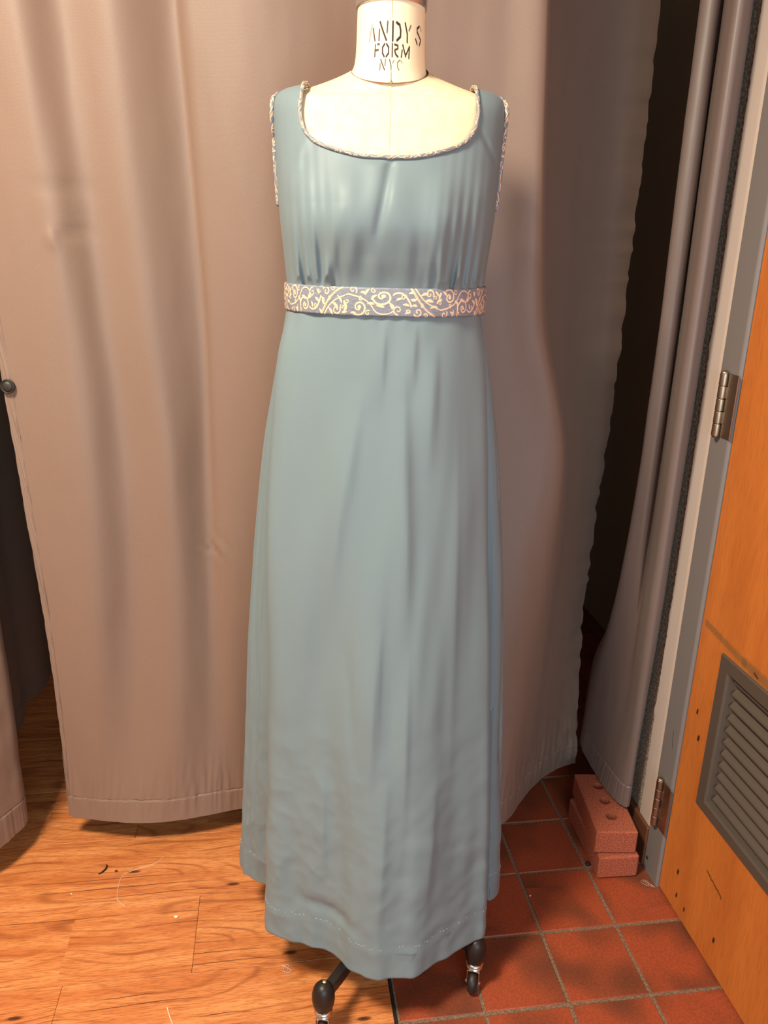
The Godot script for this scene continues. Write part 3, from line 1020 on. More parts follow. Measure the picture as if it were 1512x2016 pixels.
	var pr := [
		plan([0.803, -1.430, 0.797, -1.412, 0.778, -1.380, 0.764, -1.390, 0.755, -1.42, 0.751, -1.46, 0.750, -1.50, 0.751, -1.54, 0.754, -1.59, 0.762, -1.63, 0.775, -1.66]),
		plan([0.803, -1.420, 0.797, -1.402, 0.776, -1.372, 0.763, -1.380, 0.766, -1.41, 0.770, -1.44, 0.764, -1.48, 0.759, -1.52, 0.756, -1.57, 0.764, -1.61, 0.780, -1.65]),
		plan([0.803, -1.412, 0.797, -1.394, 0.773, -1.364, 0.759, -1.373, 0.766, -1.41, 0.782, -1.45, 0.775, -1.468, 0.766, -1.49, 0.756, -1.53, 0.764, -1.56, 0.785, -1.59]),
		plan([0.803, -1.404, 0.796, -1.386, 0.769, -1.355, 0.754, -1.364, 0.762, -1.40, 0.788, -1.465, 0.775, -1.460, 0.763, -1.464, 0.752, -1.486, 0.762, -1.505, 0.792, -1.52]),
		plan([0.803, -1.402, 0.796, -1.382, 0.765, -1.349, 0.750, -1.358, 0.760, -1.395, 0.792, -1.472, 0.776, -1.452, 0.761, -1.450, 0.749, -1.465, 0.760, -1.485, 0.795, -1.50]),
		plan([0.803, -1.404, 0.796, -1.384, 0.764, -1.350, 0.749, -1.360, 0.760, -1.398, 0.794, -1.482, 0.777, -1.457, 0.761, -1.454, 0.749, -1.471, 0.760, -1.492, 0.795, -1.505]),
		plan([0.803, -1.404, 0.796, -1.385, 0.763, -1.352, 0.748, -1.362, 0.760, -1.40, 0.796, -1.485, 0.778, -1.460, 0.761, -1.457, 0.748, -1.475, 0.760, -1.495, 0.795, -1.51])]
	var c2 := thing("curtain", "dark taupe curtain gathered in narrow folds beside the door frame, ending above the bricks", "curtain", Vector3.ZERO, 0, "taupe fitting room curtains")
	var off2 := func(s: float, y: float, p: Vector2) -> float: return 0.0015 * wob.get_noise_2d(p.y * 9.0 + 40.0, y * 3.0)
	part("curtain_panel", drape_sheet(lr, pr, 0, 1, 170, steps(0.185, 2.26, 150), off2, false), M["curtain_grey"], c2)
	var hoff2 := func(s: float, y: float, p: Vector2) -> float:
		return 0.0006 - 0.0012 * smoothstep(0.1852, 0.1760, y) + 0.0014 * gauss(y - 0.1815, 0.0016) + 0.0015 * puck.get_noise_2d(s * 40.0, 8.0) + off2.call(s, y, p)
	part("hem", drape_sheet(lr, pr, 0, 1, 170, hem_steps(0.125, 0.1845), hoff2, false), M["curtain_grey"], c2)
	# ---- the curtain at the left edge of the picture
	var ll := [0.075, 0.60, 1.40, 2.26]
	var pleft := [
		plan([-1.70, -1.46, -1.45, -1.52, -1.20, -1.45, -1.0, -1.52, -0.86, -1.44, -0.74, -1.50, -0.665, -1.425, -0.615, -1.450, -0.583, -1.505, -0.572, -1.540, -0.592, -1.585, -0.64, -1.60]),
		plan([-1.70, -1.46, -1.45, -1.52, -1.20, -1.45, -1.0, -1.52, -0.86, -1.44, -0.74, -1.50, -0.675, -1.440, -0.625, -1.468, -0.585, -1.510, -0.571, -1.540, -0.590, -1.585, -0.64, -1.60]),
		plan([-1.70, -1.46, -1.45, -1.52, -1.20, -1.46, -1.0, -1.52, -0.86, -1.45, -0.75, -1.50, -0.69, -1.45, -0.64, -1.48, -0.595, -1.515, -0.577, -1.540, -0.590, -1.585, -0.64, -1.60]),
		plan([-1.70, -1.46, -1.45, -1.52, -1.20, -1.46, -1.0, -1.52, -0.86, -1.46, -0.76, -1.50, -0.70, -1.46, -0.65, -1.49, -0.605, -1.52, -0.585, -1.540, -0.595, -1.585, -0.64, -1.60])]
	var c3 := thing("curtain", "taupe curtain at the left edge of the picture, its hem corner turned over the planks", "curtain", Vector3.ZERO, 0, "taupe fitting room curtains")
	var off3 := func(s: float, y: float, p: Vector2) -> float: return 0.005 * wob.get_noise_2d(p.x * 12.0 + 70.0, y * 4.0) * (1.0 if y < 0.5 else 0.4)
	part("curtain_panel", drape_sheet(ll, pleft, 0, 1, 200, steps(0.145, 2.26, 120), off3), M["curtain"], c3)
	var hoff3 := func(s: float, y: float, p: Vector2) -> float: return off3.call(s, y, p) - 0.0006 + 0.0012 * smoothstep(0.1452, 0.1360, y) - 0.0014 * gauss(y - 0.1415, 0.0016) + 0.0015 * puck.get_noise_2d(s * 50.0, 18.0)
	part("hem", drape_sheet(ll, pleft, 0, 1, 200, hem_steps(0.075, 0.1445), hoff3), M["curtain"], c3)
	# ---- the stall's own side curtain, in the dark behind
	var ls := [0.08, 1.0, 2.26]
	var pside := []
	for k in 3:
		pside.append(plan([-0.705, -1.68, -0.72, -1.80, -0.695, -1.93, -0.715, -2.03, -0.685, -2.13, -0.70, -2.26, -0.68, -2.42, -0.71, -2.6, -0.70, -2.75]))
	var c4 := thing("curtain", "dark side curtain inside the stall, seen through the gap at left", "curtain", Vector3.ZERO, 0, "taupe fitting room curtains")
	var off4 := func(s: float, y: float, p: Vector2) -> float: return 0.003 * wob.get_noise_2d(p.y * 5.0 + 90.0, y * 2.0)
	part("curtain_panel", drape_sheet(ls, pside, 0, 1, 120, steps(0.14, 2.26, 60), off4), M["curtain_dark"], c4)
	var hoff4 := func(s: float, y: float, p: Vector2) -> float: return off4.call(s, y, p) - 0.0006 + 0.0026 * smoothstep(0.1402, 0.1345, y)
	part("hem", drape_sheet(ls, pside, 0, 1, 120, hem_steps(0.08, 0.1395), hoff4), M["curtain_dark"], c4)
	# track that carries them, under the ceiling
	var tr := thing("curtain_track", "white curtain track under the ceiling", "curtain rail", Vector3(-0.45, 2.29, -1.54))
	part("rail", bevel_box(Vector3(2.5, 0.06, 0.03), 0.004), M["white_paint"], tr)
	var r2 := part("rail", bevel_box(Vector3(0.03, 0.06, 1.25), 0.004), M["white_paint"], tr)
	r2.position = Vector3(-0.25, 0, -0.62)
	var r3 := part("rail", bevel_box(Vector3(0.03, 0.06, 0.40), 0.004), M["white_paint"], tr)
	r3.position = Vector3(1.225, 0, 0.0)

# ------------------------------------------------------------------ the dress form
const BODY_Y := [0.78, 0.90, 1.00, 1.13, 1.226, 1.262, 1.30, 1.345, 1.385, 1.43, 1.48, 1.505, 1.518, 1.526, 1.532, 1.543, 1.552, 1.556]
const BODY_A := [0.150, 0.165, 0.155, 0.130, 0.143, 0.146, 0.1495, 0.154, 0.157, 0.1595, 0.162, 0.163, 0.158, 0.146, 0.120, 0.083, 0.060, 0.0545]
const BODY_F := [0.110, 0.120, 0.112, 0.102, 0.110, 0.112, 0.122, 0.1325, 0.127, 0.107, 0.086, 0.074, 0.065, 0.058, 0.0555, 0.054, 0.052, 0.0515]
const BODY_B := [0.110, 0.118, 0.105, 0.090, 0.090, 0.090, 0.090, 0.090, 0.090, 0.088, 0.080, 0.072, 0.065, 0.058, 0.0555, 0.054, 0.052, 0.0515]
const BODY_T := [0.0, 0.0, 0.0, 0.0, 0.0, 0.0, 0.0, 0.0, 0.0, 0.0, 0.0, 0.0, 0.06, 0.16, 0.26, 0.37, 0.43, 0.44]
const BODY_N := 2.25

func body(table: Array, y: float) -> float:
	return curve(BODY_Y, table, y)

# a point of the body's surface, grown by d, at angle phi from the front and height y
func body_at(phi: float, y: float, d: float) -> Vector3:
	var s := sin(phi)
	var c := cos(phi)
	var x := (body(BODY_A, y) + d) * signf(s) * pow(absf(s), 2.0 / BODY_N)
	var z := (body(BODY_F if c > 0 else BODY_B, y) + d) * signf(c) * pow(absf(c), 2.0 / BODY_N)
	return Vector3(x, y - body(BODY_T, y) * z, z)

# depth of the body at (x, y), front (+1) or back (-1)
func body_z(x: float, y: float, side: float, d: float) -> float:
	var a := body(BODY_A, y) + d
	var q := clampf(absf(x) / a, 0.0, 1.0)
	return side * (body(BODY_F if side > 0 else BODY_B, y) + d) * pow(maxf(0.0, 1.0 - pow(q, BODY_N)), 1.0 / BODY_N)

func shoulder_y(x: float, d: float) -> float: # where the body grown by d narrows to x
	var lo := 1.50
	var hi := 1.556
	for k in 24:
		var m := (lo + hi) / 2
		if body(BODY_A, m) + d > absf(x):
			lo = m
		else:
			hi = m
	return (lo + hi) / 2

func make_dress_form() -> void:
	var f := thing("dress_form", "linen dress form with stencilled neck and black casters, wearing the dress", "dress form", FORM_AT, FORM_TURN)
	var rows := []
	for i in 121:
		var t := i / 120.0
		var y := 0.78 + (1.556 - 0.78) * (1.0 - pow(1.0 - t, 1.7))
		var r := PackedVector3Array()
		for k in 97:
			r.append(body_at(TAU * k / 96.0, y, 0.0))
		rows.append(r)
	part("torso", sheet(rows, true), M["linen"], f)
	var under := []
	for q in [0.02, 0.6, 1.0]:
		var r := PackedVector3Array()
		for k in 97:
			var p := body_at(TAU * k / 96.0, 0.78, 0.0)
			r.append(Vector3(p.x * q, 0.78, p.z * q))
		under.append(r)
	part("torso_base", sheet(under, true), M["linen"], f)
	# neck with the print: flared at its foot, its foot seam dipping to the front
	rows = []
	var uvs := []
	for i in 33:
		var t := i / 32.0
		var r := PackedVector3Array()
		var uv := PackedVector2Array()
		for k in 129:
			var phi := TAU * k / 128.0 - PI
			var rad := lerpf(0.0497, 0.0475, t) + 0.0052 * exp(-t * 9.0) * (1.0 - 0.5 * maxf(0.0, sin(phi)))
			var z := cos(phi) * rad * 1.01
			var y := lerpf(1.5555 - 0.44 * z, 1.6345, t)
			r.append(Vector3(sin(phi) * rad, y, z))
			uv.append(Vector2(phi / TAU + 0.5, 1.0 - (y - NECK_LO) / (NECK_HI - NECK_LO)))
		rows.append(r)
		uvs.append(uv)
	part("neck", sheet(rows, true, false, uvs), M["neck"], f, "linen neck stencilled ANDY'S FORM NYC in dark brown")
	var seam := []
	for k in 97:
		var phi := TAU * k / 96.0
		var rad := 0.0552
		var z := cos(phi) * rad
		seam.append(Vector3(sin(phi) * rad, 1.5555 - 0.44 * z, z))
	var seam_m := flat_mat(Color(0.55, 0.37, 0.24), 0.9)
	part("neck_seam", tube(seam, 0.0007, 6), seam_m, f)
	var cs := []
	for k in 25:
		cs.append(Vector3(0.0015, lerpf(1.5340, 1.633, k / 24.0), lerpf(0.0550, 0.0482, minf(1.0, k / 6.0))))
	part("center_seam", tube(cs, 0.0004, 5), flat_mat(Color(0.72, 0.52, 0.35), 0.9), f)
	cs = []
	for k in 25:
		var y := lerpf(1.42, 1.553, k / 24.0)
		var p := body_at(0.0, y, 0.0002)
		cs.append(p + Vector3(0.0015, 0, 0))
	part("center_seam", tube(cs, 0.0006, 5), flat_mat(Color(0.90, 0.80, 0.64), 0.9), f)
	part("pin", rivet_mesh(Vector3(0.0015, 1.5325, 0.0555), Vector3(0, 0.1, 1), 0.0022), M["brass"], f, "pin head at the foot of the neck")
	part("neck_cap", lathe([Vector2(0.0470, 1.6330), Vector2(0.0498, 1.6335), Vector2(0.0503, 1.6350), Vector2(0.0503, 1.664), Vector2(0.049, 1.668), Vector2(0.040, 1.672), Vector2(0.020, 1.679), Vector2(0.012, 1.682), Vector2(0.010, 1.70), Vector2(0.0001, 1.705)], 64), M["cap"], f, "shiny metal cap on the neck")
	part("pole", lathe([Vector2(0.0001, 0.17), Vector2(0.014, 0.17), Vector2(0.014, 0.80)], 20), M["iron"], f)
	part("base_hub", lathe([Vector2(0.0001, 0.115), Vector2(0.030, 0.118), Vector2(0.036, 0.13), Vector2(0.036, 0.185), Vector2(0.026, 0.20), Vector2(0.022, 0.24), Vector2(0.0145, 0.245)], 28), M["iron"], f)
	for k in 4:
		leg(f, deg_to_rad([36.0, 108.0, 216.0, 288.0][k]), k)

func leg(f: Node3D, ang: float, k: int) -> void: # ang from local +x towards +z
	var dir := Vector3(cos(ang), 0, sin(ang))
	var reach: float = [0.241, 0.257, 0.25, 0.25, 0.25][k]
	var rows := []
	var pts := []
	var side := dir.cross(Vector3.UP).normalized()
	var bow: float = [0.0, 1.0, 0.0, 0.0][k]
	for i in 17:
		var t := i / 16.0
		pts.append(dir * lerpf(0.030, reach, t) - side * 0.020 * sin(PI * t) * bow + Vector3(0, lerpf(0.135, 0.088, smoothstep(0.0, 0.75, t)), 0))
	for i in 17:
		var t := i / 16.0
		var tang: Vector3 = (pts[min(i + 1, 16)] - pts[max(i - 1, 0)]).normalized()
		var up := side.cross(tang).normalized()
		if up.y < 0: up = -up
		var w := 0.0085
		var h := lerpf(0.016, 0.0115, t)
		var r := PackedVector3Array()
		for q in [[-1, 0.85], [-0.85, 1], [0.85, 1], [1, 0.85], [1, -0.85], [0.85, -1], [-0.85, -1], [-1, -0.85], [-1, 0.85]]:
			r.append(pts[i] + side * q[0] * w + up * q[1] * h)
		rows.append(r)
	var l := part("leg", sheet(rows, true, true), M["iron"], f)
	var at := dir * reach
	var sock := part("socket", lathe([Vector2(0.0001, 0.0560), Vector2(0.0125, 0.0562), Vector2(0.0145, 0.060), Vector2(0.0185, 0.070), Vector2(0.0200, 0.080), Vector2(0.0198, 0.092), Vector2(0.0170, 0.103), Vector2(0.0115, 0.1105), Vector2(0.005, 0.1135), Vector2(0.0001, 0.114)], 28), M["iron"], l)
	sock.position = at
	var rv := part("rivet", rivet_mesh(at + Vector3(0, 0.1125, 0) - dir * 0.004, Vector3(0, 1, 0) + dir * 0.3, 0.0042), M["brass"], l, "small brass rivet")
	rv.position = Vector3.ZERO
	var ring := part("caster_ring", lathe([Vector2(0.0125, 0.0470), Vector2(0.0150, 0.0475), Vector2(0.0155, 0.0495), Vector2(0.0125, 0.0515), Vector2(0.0135, 0.0530), Vector2(0.0160, 0.0545), Vector2(0.0160, 0.0570), Vector2(0.0135, 0.0585)], 28), M["chrome"], l)
	ring.position = at
	# caster: fork and wheel, trailing a little behind the stem
	var trail: float = [deg_to_rad(105.0), deg_to_rad(96.0), 2.9, 3.6, 5.2][k]
	var roll := Vector3(cos(trail), 0, sin(trail))
	var axle := roll.cross(Vector3.UP).normalized()
	var wc := at + roll * 0.012 + Vector3(0, 0.0205, 0)
	var tire := []
	for q in [[0.006, -0.0078], [0.0150, -0.0080], [0.0178, -0.0070], [0.0198, -0.0035], [0.0203, 0.0], [0.0198, 0.0035], [0.0178, 0.0070], [0.0150, 0.0080], [0.006, 0.0078]]:
		tire.append(Vector2(q[0], q[1]))
	var wh := part("caster_wheel", lathe(tire, 32), M["rubber"], l)
	wh.transform = Transform3D(basis_y(axle), wc)
	var st := SurfaceTool.new()
	st.begin(Mesh.PRIMITIVE_TRIANGLES)
	st.set_smooth_group(-1)
	var fb := Basis(axle, Vector3.UP, axle.cross(Vector3.UP))
	for s in [-1, 1]:
		add_box(st, Vector3(0.0016, 0.030, 0.011), 0.0004, wc + axle * s * 0.0108 + Vector3(0, 0.011, 0) - roll * 0.003, null, fb)
		add_box(st, Vector3(0.004, 0.006, 0.006), 0.0015, wc + axle * s * 0.0125, null, fb)
	add_box(st, Vector3(0.0232, 0.0018, 0.020), 0.0004, wc + Vector3(0, 0.0255, 0) - roll * 0.008, null, fb)
	st.generate_normals()
	part("caster_fork", st.commit(), M["chrome"], l)

# ------------------------------------------------------------------ the dress
# control points of the skirt's hem seen from above: x, z, angle at the waist (degrees from the front), group (0 front panel, 1 back)
const HEM := [[0.009, 0.2390, 0, 0], [0.040, 0.2320, 12, 0], [0.085, 0.2205, 28, 0], [0.1265, 0.1935, 42, 0], [0.184, 0.154, 58, 0], [0.2070, 0.137, 66, 0], [0.2075, 0.105, 70, 0], [0.192, 0.062, 74, 0],
	[0.208, 0.047, 78, 1], [0.228, 0.055, 81, 1], [0.245, 0.046, 84, 1], [0.2535, 0.016, 90, 1], [0.248, -0.050, 102, 1], [0.198, -0.135, 130, 1], [0.10, -0.185, 156, 1], [-0.01, -0.190, 180, 1],
	[-0.12, -0.180, 206, 1], [-0.205, -0.135, 232, 1], [-0.256, -0.070, 256, 1], [-0.270, -0.030, 266, 1], [-0.262, -0.006, 273, 1], [-0.236, 0.016, 278, 1], [-0.205, 0.036, 281, 1], [-0.184, 0.062, 284, 0],
	[-0.1960, 0.094, 288, 0], [-0.1965, 0.122, 293, 0], [-0.184, 0.144, 300, 0], [-0.145, 0.159, 312, 0], [-0.083, 0.177, 330, 0], [-0.056, 0.192, 340, 0], [-0.028, 0.221, 349, 0]]
const WAIST_Y := 1.236
const HEM_Y := 0.115

func bodice_fold(x: float, y: float) -> float:
	var v := 0.0
	# gathers into the band, two groups
	var low := exp(-maxf(0.0, y - 1.262) / 0.052)
	for s in [-1.0, 1.0]:
		var g := gauss(x - s * 0.112, 0.026)
		v += g * low * 0.0062 * sin((x - s * 0.02 * (y - 1.262) * 4.0) * TAU / 0.0145 + s)
		# two long soft folds that run up over the bust from each group
		for q in [[0.084, 0.066, 0.0110, 0.0046], [0.106, 0.100, 0.0105, 0.0050], [0.128, 0.138, 0.0085, 0.0048]]:
			var t := clampf((y - 1.262) / 0.11, 0.0, 1.0)
			v += q[2] * (1.0 - t) * gauss(x - s * lerpf(q[0], q[1], t), q[3] + 0.006 * t)
	# the crease below the middle of the neckline
	var cx := lerpf(-0.012, 0.004, clampf((y - 1.33) / 0.095, 0, 1))
	var cf := smoothstep(1.30, 1.37, y) * (1.0 - smoothstep(1.418, 1.432, y))
	v -= 0.0050 * cf * gauss(x - cx, 0.0050)
	v += 0.0036 * cf * gauss(x - cx + 0.016, 0.011)
	# soft vertical ease
	v += 0.0022 * sin(x * 95.0 + 0.6) * smoothstep(1.27, 1.31, y) * (1.0 - smoothstep(1.38, 1.43, y))
	# bust
	for s in [-1.0, 1.0]:
		v += 0.010 * gauss(x - s * 0.070, 0.045) * gauss(y - 1.352, 0.040)
	# pull by the right armhole
	v -= 0.0035 * gauss((x - 0.135) * 0.8 + (y - 1.462) * 0.6, 0.004) * gauss(x - 0.142, 0.014)
	v += 0.0030 * gauss((x + 0.125) - (y - 1.43) * 0.35, 0.006) * gauss(y - 1.43, 0.03)
	for q in [[-0.050, -0.042], [-0.012, -0.022], [0.030, 0.034], [0.062, 0.052]]: # slack tongues under the bust
		v += 0.0045 * gauss(x - lerpf(q[0], q[1], clampf((y - 1.27) / 0.1, 0, 1)), 0.0085) * gauss(y - 1.300, 0.026)
	v *= smoothstep(1.250, 1.264, y)
	return minf(v, 0.0045 + 0.012 * smoothstep(1.262, 1.285, y))

const NECKLINE := [[0.0, 1.4300], [0.025, 1.4304], [0.046, 1.4330], [0.080, 1.4420], [0.104, 1.4530], [0.1175, 1.4690], [0.1235, 1.489], [0.1225, 1.512], [0.1190, 1.545]]
func neckline(t: float) -> Vector2:
	var ts := []
	var vs := []
	for k in NECKLINE.size():
		ts.append(k / 8.0)
		vs.append(Vector2(NECKLINE[k][0], NECKLINE[k][1]))
	var p: Vector2 = curve(ts, vs, t)
	return Vector2(p.x, minf(p.y, shoulder_y(p.x, 0.005)))

func inner_edge(v: float, side: float) -> Vector2:
	if v < 0.62:
		return Vector2(0.0, lerpf(1.244, 1.4300 if side > 0 else 1.47, v / 0.62))
	var t := (v - 0.62) / 0.38
	var p := neckline(t)
	if side < 0: # the back is cut higher
		p.y = lerpf(1.47 + 0.02 * p.x, p.y, smoothstep(0.45, 1.0, t))
		p.y = minf(p.y, shoulder_y(p.x, 0.005))
	return p

func outer_edge(v: float) -> Vector2:
	var y := 0.0
	if v < 0.62:
		y = lerpf(1.244, 1.390, v / 0.62)
	else:
		y = lerpf(1.390, 1.530, (v - 0.62) / 0.38)
	var x: float
	if y < 1.378:
		x = body(BODY_A, y) + 0.006
	else:
		x = curve([1.378, 1.42, 1.47, 1.51, 1.53], [0.163, 0.1655, 0.1675, 0.1665, 0.160], y)
		y = minf(y, shoulder_y(x, 0.007))
		x = minf(x, body(BODY_A, y) + 0.007)
	return Vector2(x, y)

func bodice_point(p: Vector2, side: float) -> Vector3:
	var top := shoulder_y(p.x, 0.006)
	var z := body_z(p.x, minf(p.y, top), side, 0.006)
	var f := 0.0
	if side > 0:
		var edge := clampf(absf(z) / 0.05, 0.0, 1.0)
		f = bodice_fold(p.x, p.y) * edge
	return Vector3(p.x, minf(p.y, top) + 0.0025 * smoothstep(top - 0.02, top, p.y), z + side * f)

func make_dress() -> void:
	var d := thing("dress", "sleeveless floor-length blue-green empire-line dress with brocade waistband on the form", "dress", FORM_AT, FORM_TURN)
	# ---- bodice: right and left halves of front and back in one cloth
	var st := SurfaceTool.new()
	st.begin(Mesh.PRIMITIVE_TRIANGLES)
	for side in [1.0, -1.0]:
		var rows := []
		var nx := 110 if side > 0 else 30
		for i in 151:
			var v := i / 150.0
			var a := inner_edge(v, side)
			var b := outer_edge(v)
			var r := PackedVector3Array()
			for j in range(-nx, nx + 1):
				var t := absf(j) / float(nx)
				var u := sin(t * PI / 2) if v < 0.62 else lerpf(sin(t * PI / 2), t, smoothstep(0.62, 0.75, v))
				var q := a.lerp(b, u)
				r.append(bodice_point(Vector2(q.x * (1.0 if j >= 0 else -1.0), q.y), side))
			rows.append(r)
		# above the neckline the two straps part: cut the strip between them
		var cut := int(0.62 * 150)
		st.append_from(sheet(rows.slice(0, cut + 1), false, side < 0), 0, Transform3D.IDENTITY)
		var lrow := []
		var rrow := []
		for i in range(cut, 151):
			lrow.append(rows[i].slice(0, nx + 1))
			var rr: PackedVector3Array = rows[i].slice(nx, 2 * nx + 1)
			if i > cut: # the left strap starts at the mirrored inner edge
				var mirrored: Vector3 = rr[0]
				var lr: PackedVector3Array = lrow[lrow.size() - 1]
				lr[nx] = Vector3(-mirrored.x, mirrored.y, mirrored.z)
				lrow[lrow.size() - 1] = lr
			rrow.append(rr)
		st.append_from(sheet(lrow, false, side < 0), 0, Transform3D.IDENTITY)
		st.append_from(sheet(rrow, false, side < 0), 0, Transform3D.IDENTITY)
	part("bodice", st.commit(), M["dress"], d)
	# ---- trims
	var loop := []
	for i in range(70, -1, -1):
		var p := neckline(i / 70.0)
		var q := bodice_point(Vector2(-p.x, p.y), 1.0)
		loop.append(q + Vector3(0, 0.001, 0.0015))
	for i in range(1, 71):
		loop.append(bodice_point(neckline(i / 70.0), 1.0) + Vector3(0, 0.001, 0.0015))
	for i in range(1, 51): # on over the shoulders and round the back of the neck
		var q := inner_edge(lerpf(1.0, 0.62, i / 50.0), -1.0)
		loop.append(bodice_point(q, -1.0) + Vector3(0, 0.001, -0.0015))
	for i in range(1, 50):
		var q := inner_edge(lerpf(0.62, 1.0, i / 50.0), -1.0)
		loop.append(bodice_point(Vector2(-q.x, q.y), -1.0) + Vector3(0, 0.001, -0.0015))
	loop.append(loop[0])
	part("neckline_trim", tube(loop, 0.0027, 10, 0.24, Vector2(1.0, 1.0)), M["brocade"], d, "narrow blue and gold brocade piping round the neckline")
	for s in [-1.0, 1.0]:
		var arm := []
		for i in 46:
			var v := lerpf(0.545, 1.0, i / 45.0)
			var q := bodice_point(outer_edge(v) * Vector2(s, 1), 1.0)
			arm.append(q + Vector3(s * 0.0015, 0, 0.004))
		for i in 46:
			var v := lerpf(1.0, 0.545, i / 45.0)
			var q := bodice_point(outer_edge(v) * Vector2(s, 1), -1.0)
			arm.append(q + Vector3(s * 0.0015, 0, -0.004))
		part("armhole_trim", tube(arm, 0.0032, 10, 0.24), M["brocade"], d)
	# ---- waistband
	var brow := []
	var buv := []
	var wave := noise(121, 1.0)
	for q in [[1.2262, 0.0075], [1.2240, 0.0085], [1.2236, 0.0105], [1.2260, 0.0118], [1.2435, 0.0122], [1.2605, 0.0118], [1.2632, 0.0105], [1.2628, 0.0080], [1.2600, 0.0065]]:
		var r := PackedVector3Array()
		var uv := PackedVector2Array()
		for k in 257:
			var phi := TAU * k / 256.0
			var p := body_at(phi, 1.244, q[1])
			var wob := 0.0006 * wave.get_noise_2d(sin(phi) * 9.0, cos(phi) * 9.0)
			# sits on the rounded under-bust: a touch lower in front
			r.append(Vector3(p.x, q[0] + wob - 0.0015 * maxf(0, cos(phi)), p.z + wob))
			uv.append(Vector2(phi / TAU * 4.0 - 0.13, clampf((1.2632 - q[0]) / 0.0396, 0.0, 1.0) * 0.96 + 0.02))
		brow.append(r)
		buv.append(uv)
	part("waistband", sheet(brow, true, false, buv), M["brocade"], d, "wide waistband of blue brocade with cream scrolls")
	# ---- skirt and its turned hem
	part("skirt", skirt_sheet(WAIST_Y, HEM_Y, 330, 0.0, 1.0), M["dress"], d)
	var pts := []
	for k in 260: # small stitches along the top of the hem allowance
		pts.append((k + 0.5) / 260.0)
	var sst := SurfaceTool.new()
	sst.begin(Mesh.PRIMITIVE_TRIANGLES)
	sst.set_smooth_group(-1)
	for k in pts.size():
		if wave.get_noise_1d(k * 1.7) < 0.05:
			continue
		var p := skirt_point(pts[k], 0.176 + 0.0015 * sin(k * 1.9))
		var p2 := skirt_point(pts[k] + 0.0016, 0.176)
		var t := (p2 - p).normalized()
		var n := Vector3.UP.cross(t).normalized()
		if n.dot(p) < 0: n = -n
		add_box(sst, Vector3(0.0026, 0.0009, 0.0007), 0.0002, p + n * 0.0002, null, Basis(t, Vector3.UP, t.cross(Vector3.UP)))
	sst.generate_normals()
	var stitch := part("hem_stitches", sst.commit(), flat_mat(Color(0.62, 0.72, 0.72), 0.5), d)
	stitch.set_meta("kind", "stuff")

var crumple: FastNoiseLite
var soft: FastNoiseLite
var hem_wave: FastNoiseLite

func skirt_knots(y: float) -> Array:
	var tb: float = curve([0.115, 0.145, 0.31, 0.43, 0.54, 0.645, 0.745, 0.84, 0.93, 1.02, 1.10, 1.15, 1.18, 1.236], [1.0, 0.985, 0.90, 0.835, 0.78, 0.72, 0.645, 0.57, 0.485, 0.38, 0.255, 0.17, 0.10, 0.0], y)
	var tl: float = curve([0.115, 0.214, 0.44, 0.644, 0.83, 1.034, 1.158, 1.236], [1.0, 0.93, 0.88, 0.80, 0.73, 0.59, 0.38, 0.0], y)
	var tr: float = curve([0.115, 0.214, 0.44, 0.644, 0.83, 1.034, 1.158, 1.236], [1.0, 0.99, 0.88, 0.72, 0.54, 0.37, 0.22, 0.0], y)
	var tz: float = clampf((1.236 - y) / 1.121, 0, 1)
	var out := []
	for h in HEM:
		var w := body_at(deg_to_rad(h[2]), 1.236, 0.005)
		var hx: float = h[0]
		var hz: float = h[1]
		var tx := tb
		if h[3] == 0:
			tx = tl if hx < 0 else tr
			tx = lerpf(tz, tx, clampf(absf(hx) / 0.15, 0, 1))
		var tzz := lerpf(tz, tb, 0.35) if h[3] == 1 else lerpf(tz, tx, 0.25)
		out.append(Vector2(lerpf(w.x, hx, tx), lerpf(w.z, hz, tzz)))
	return out

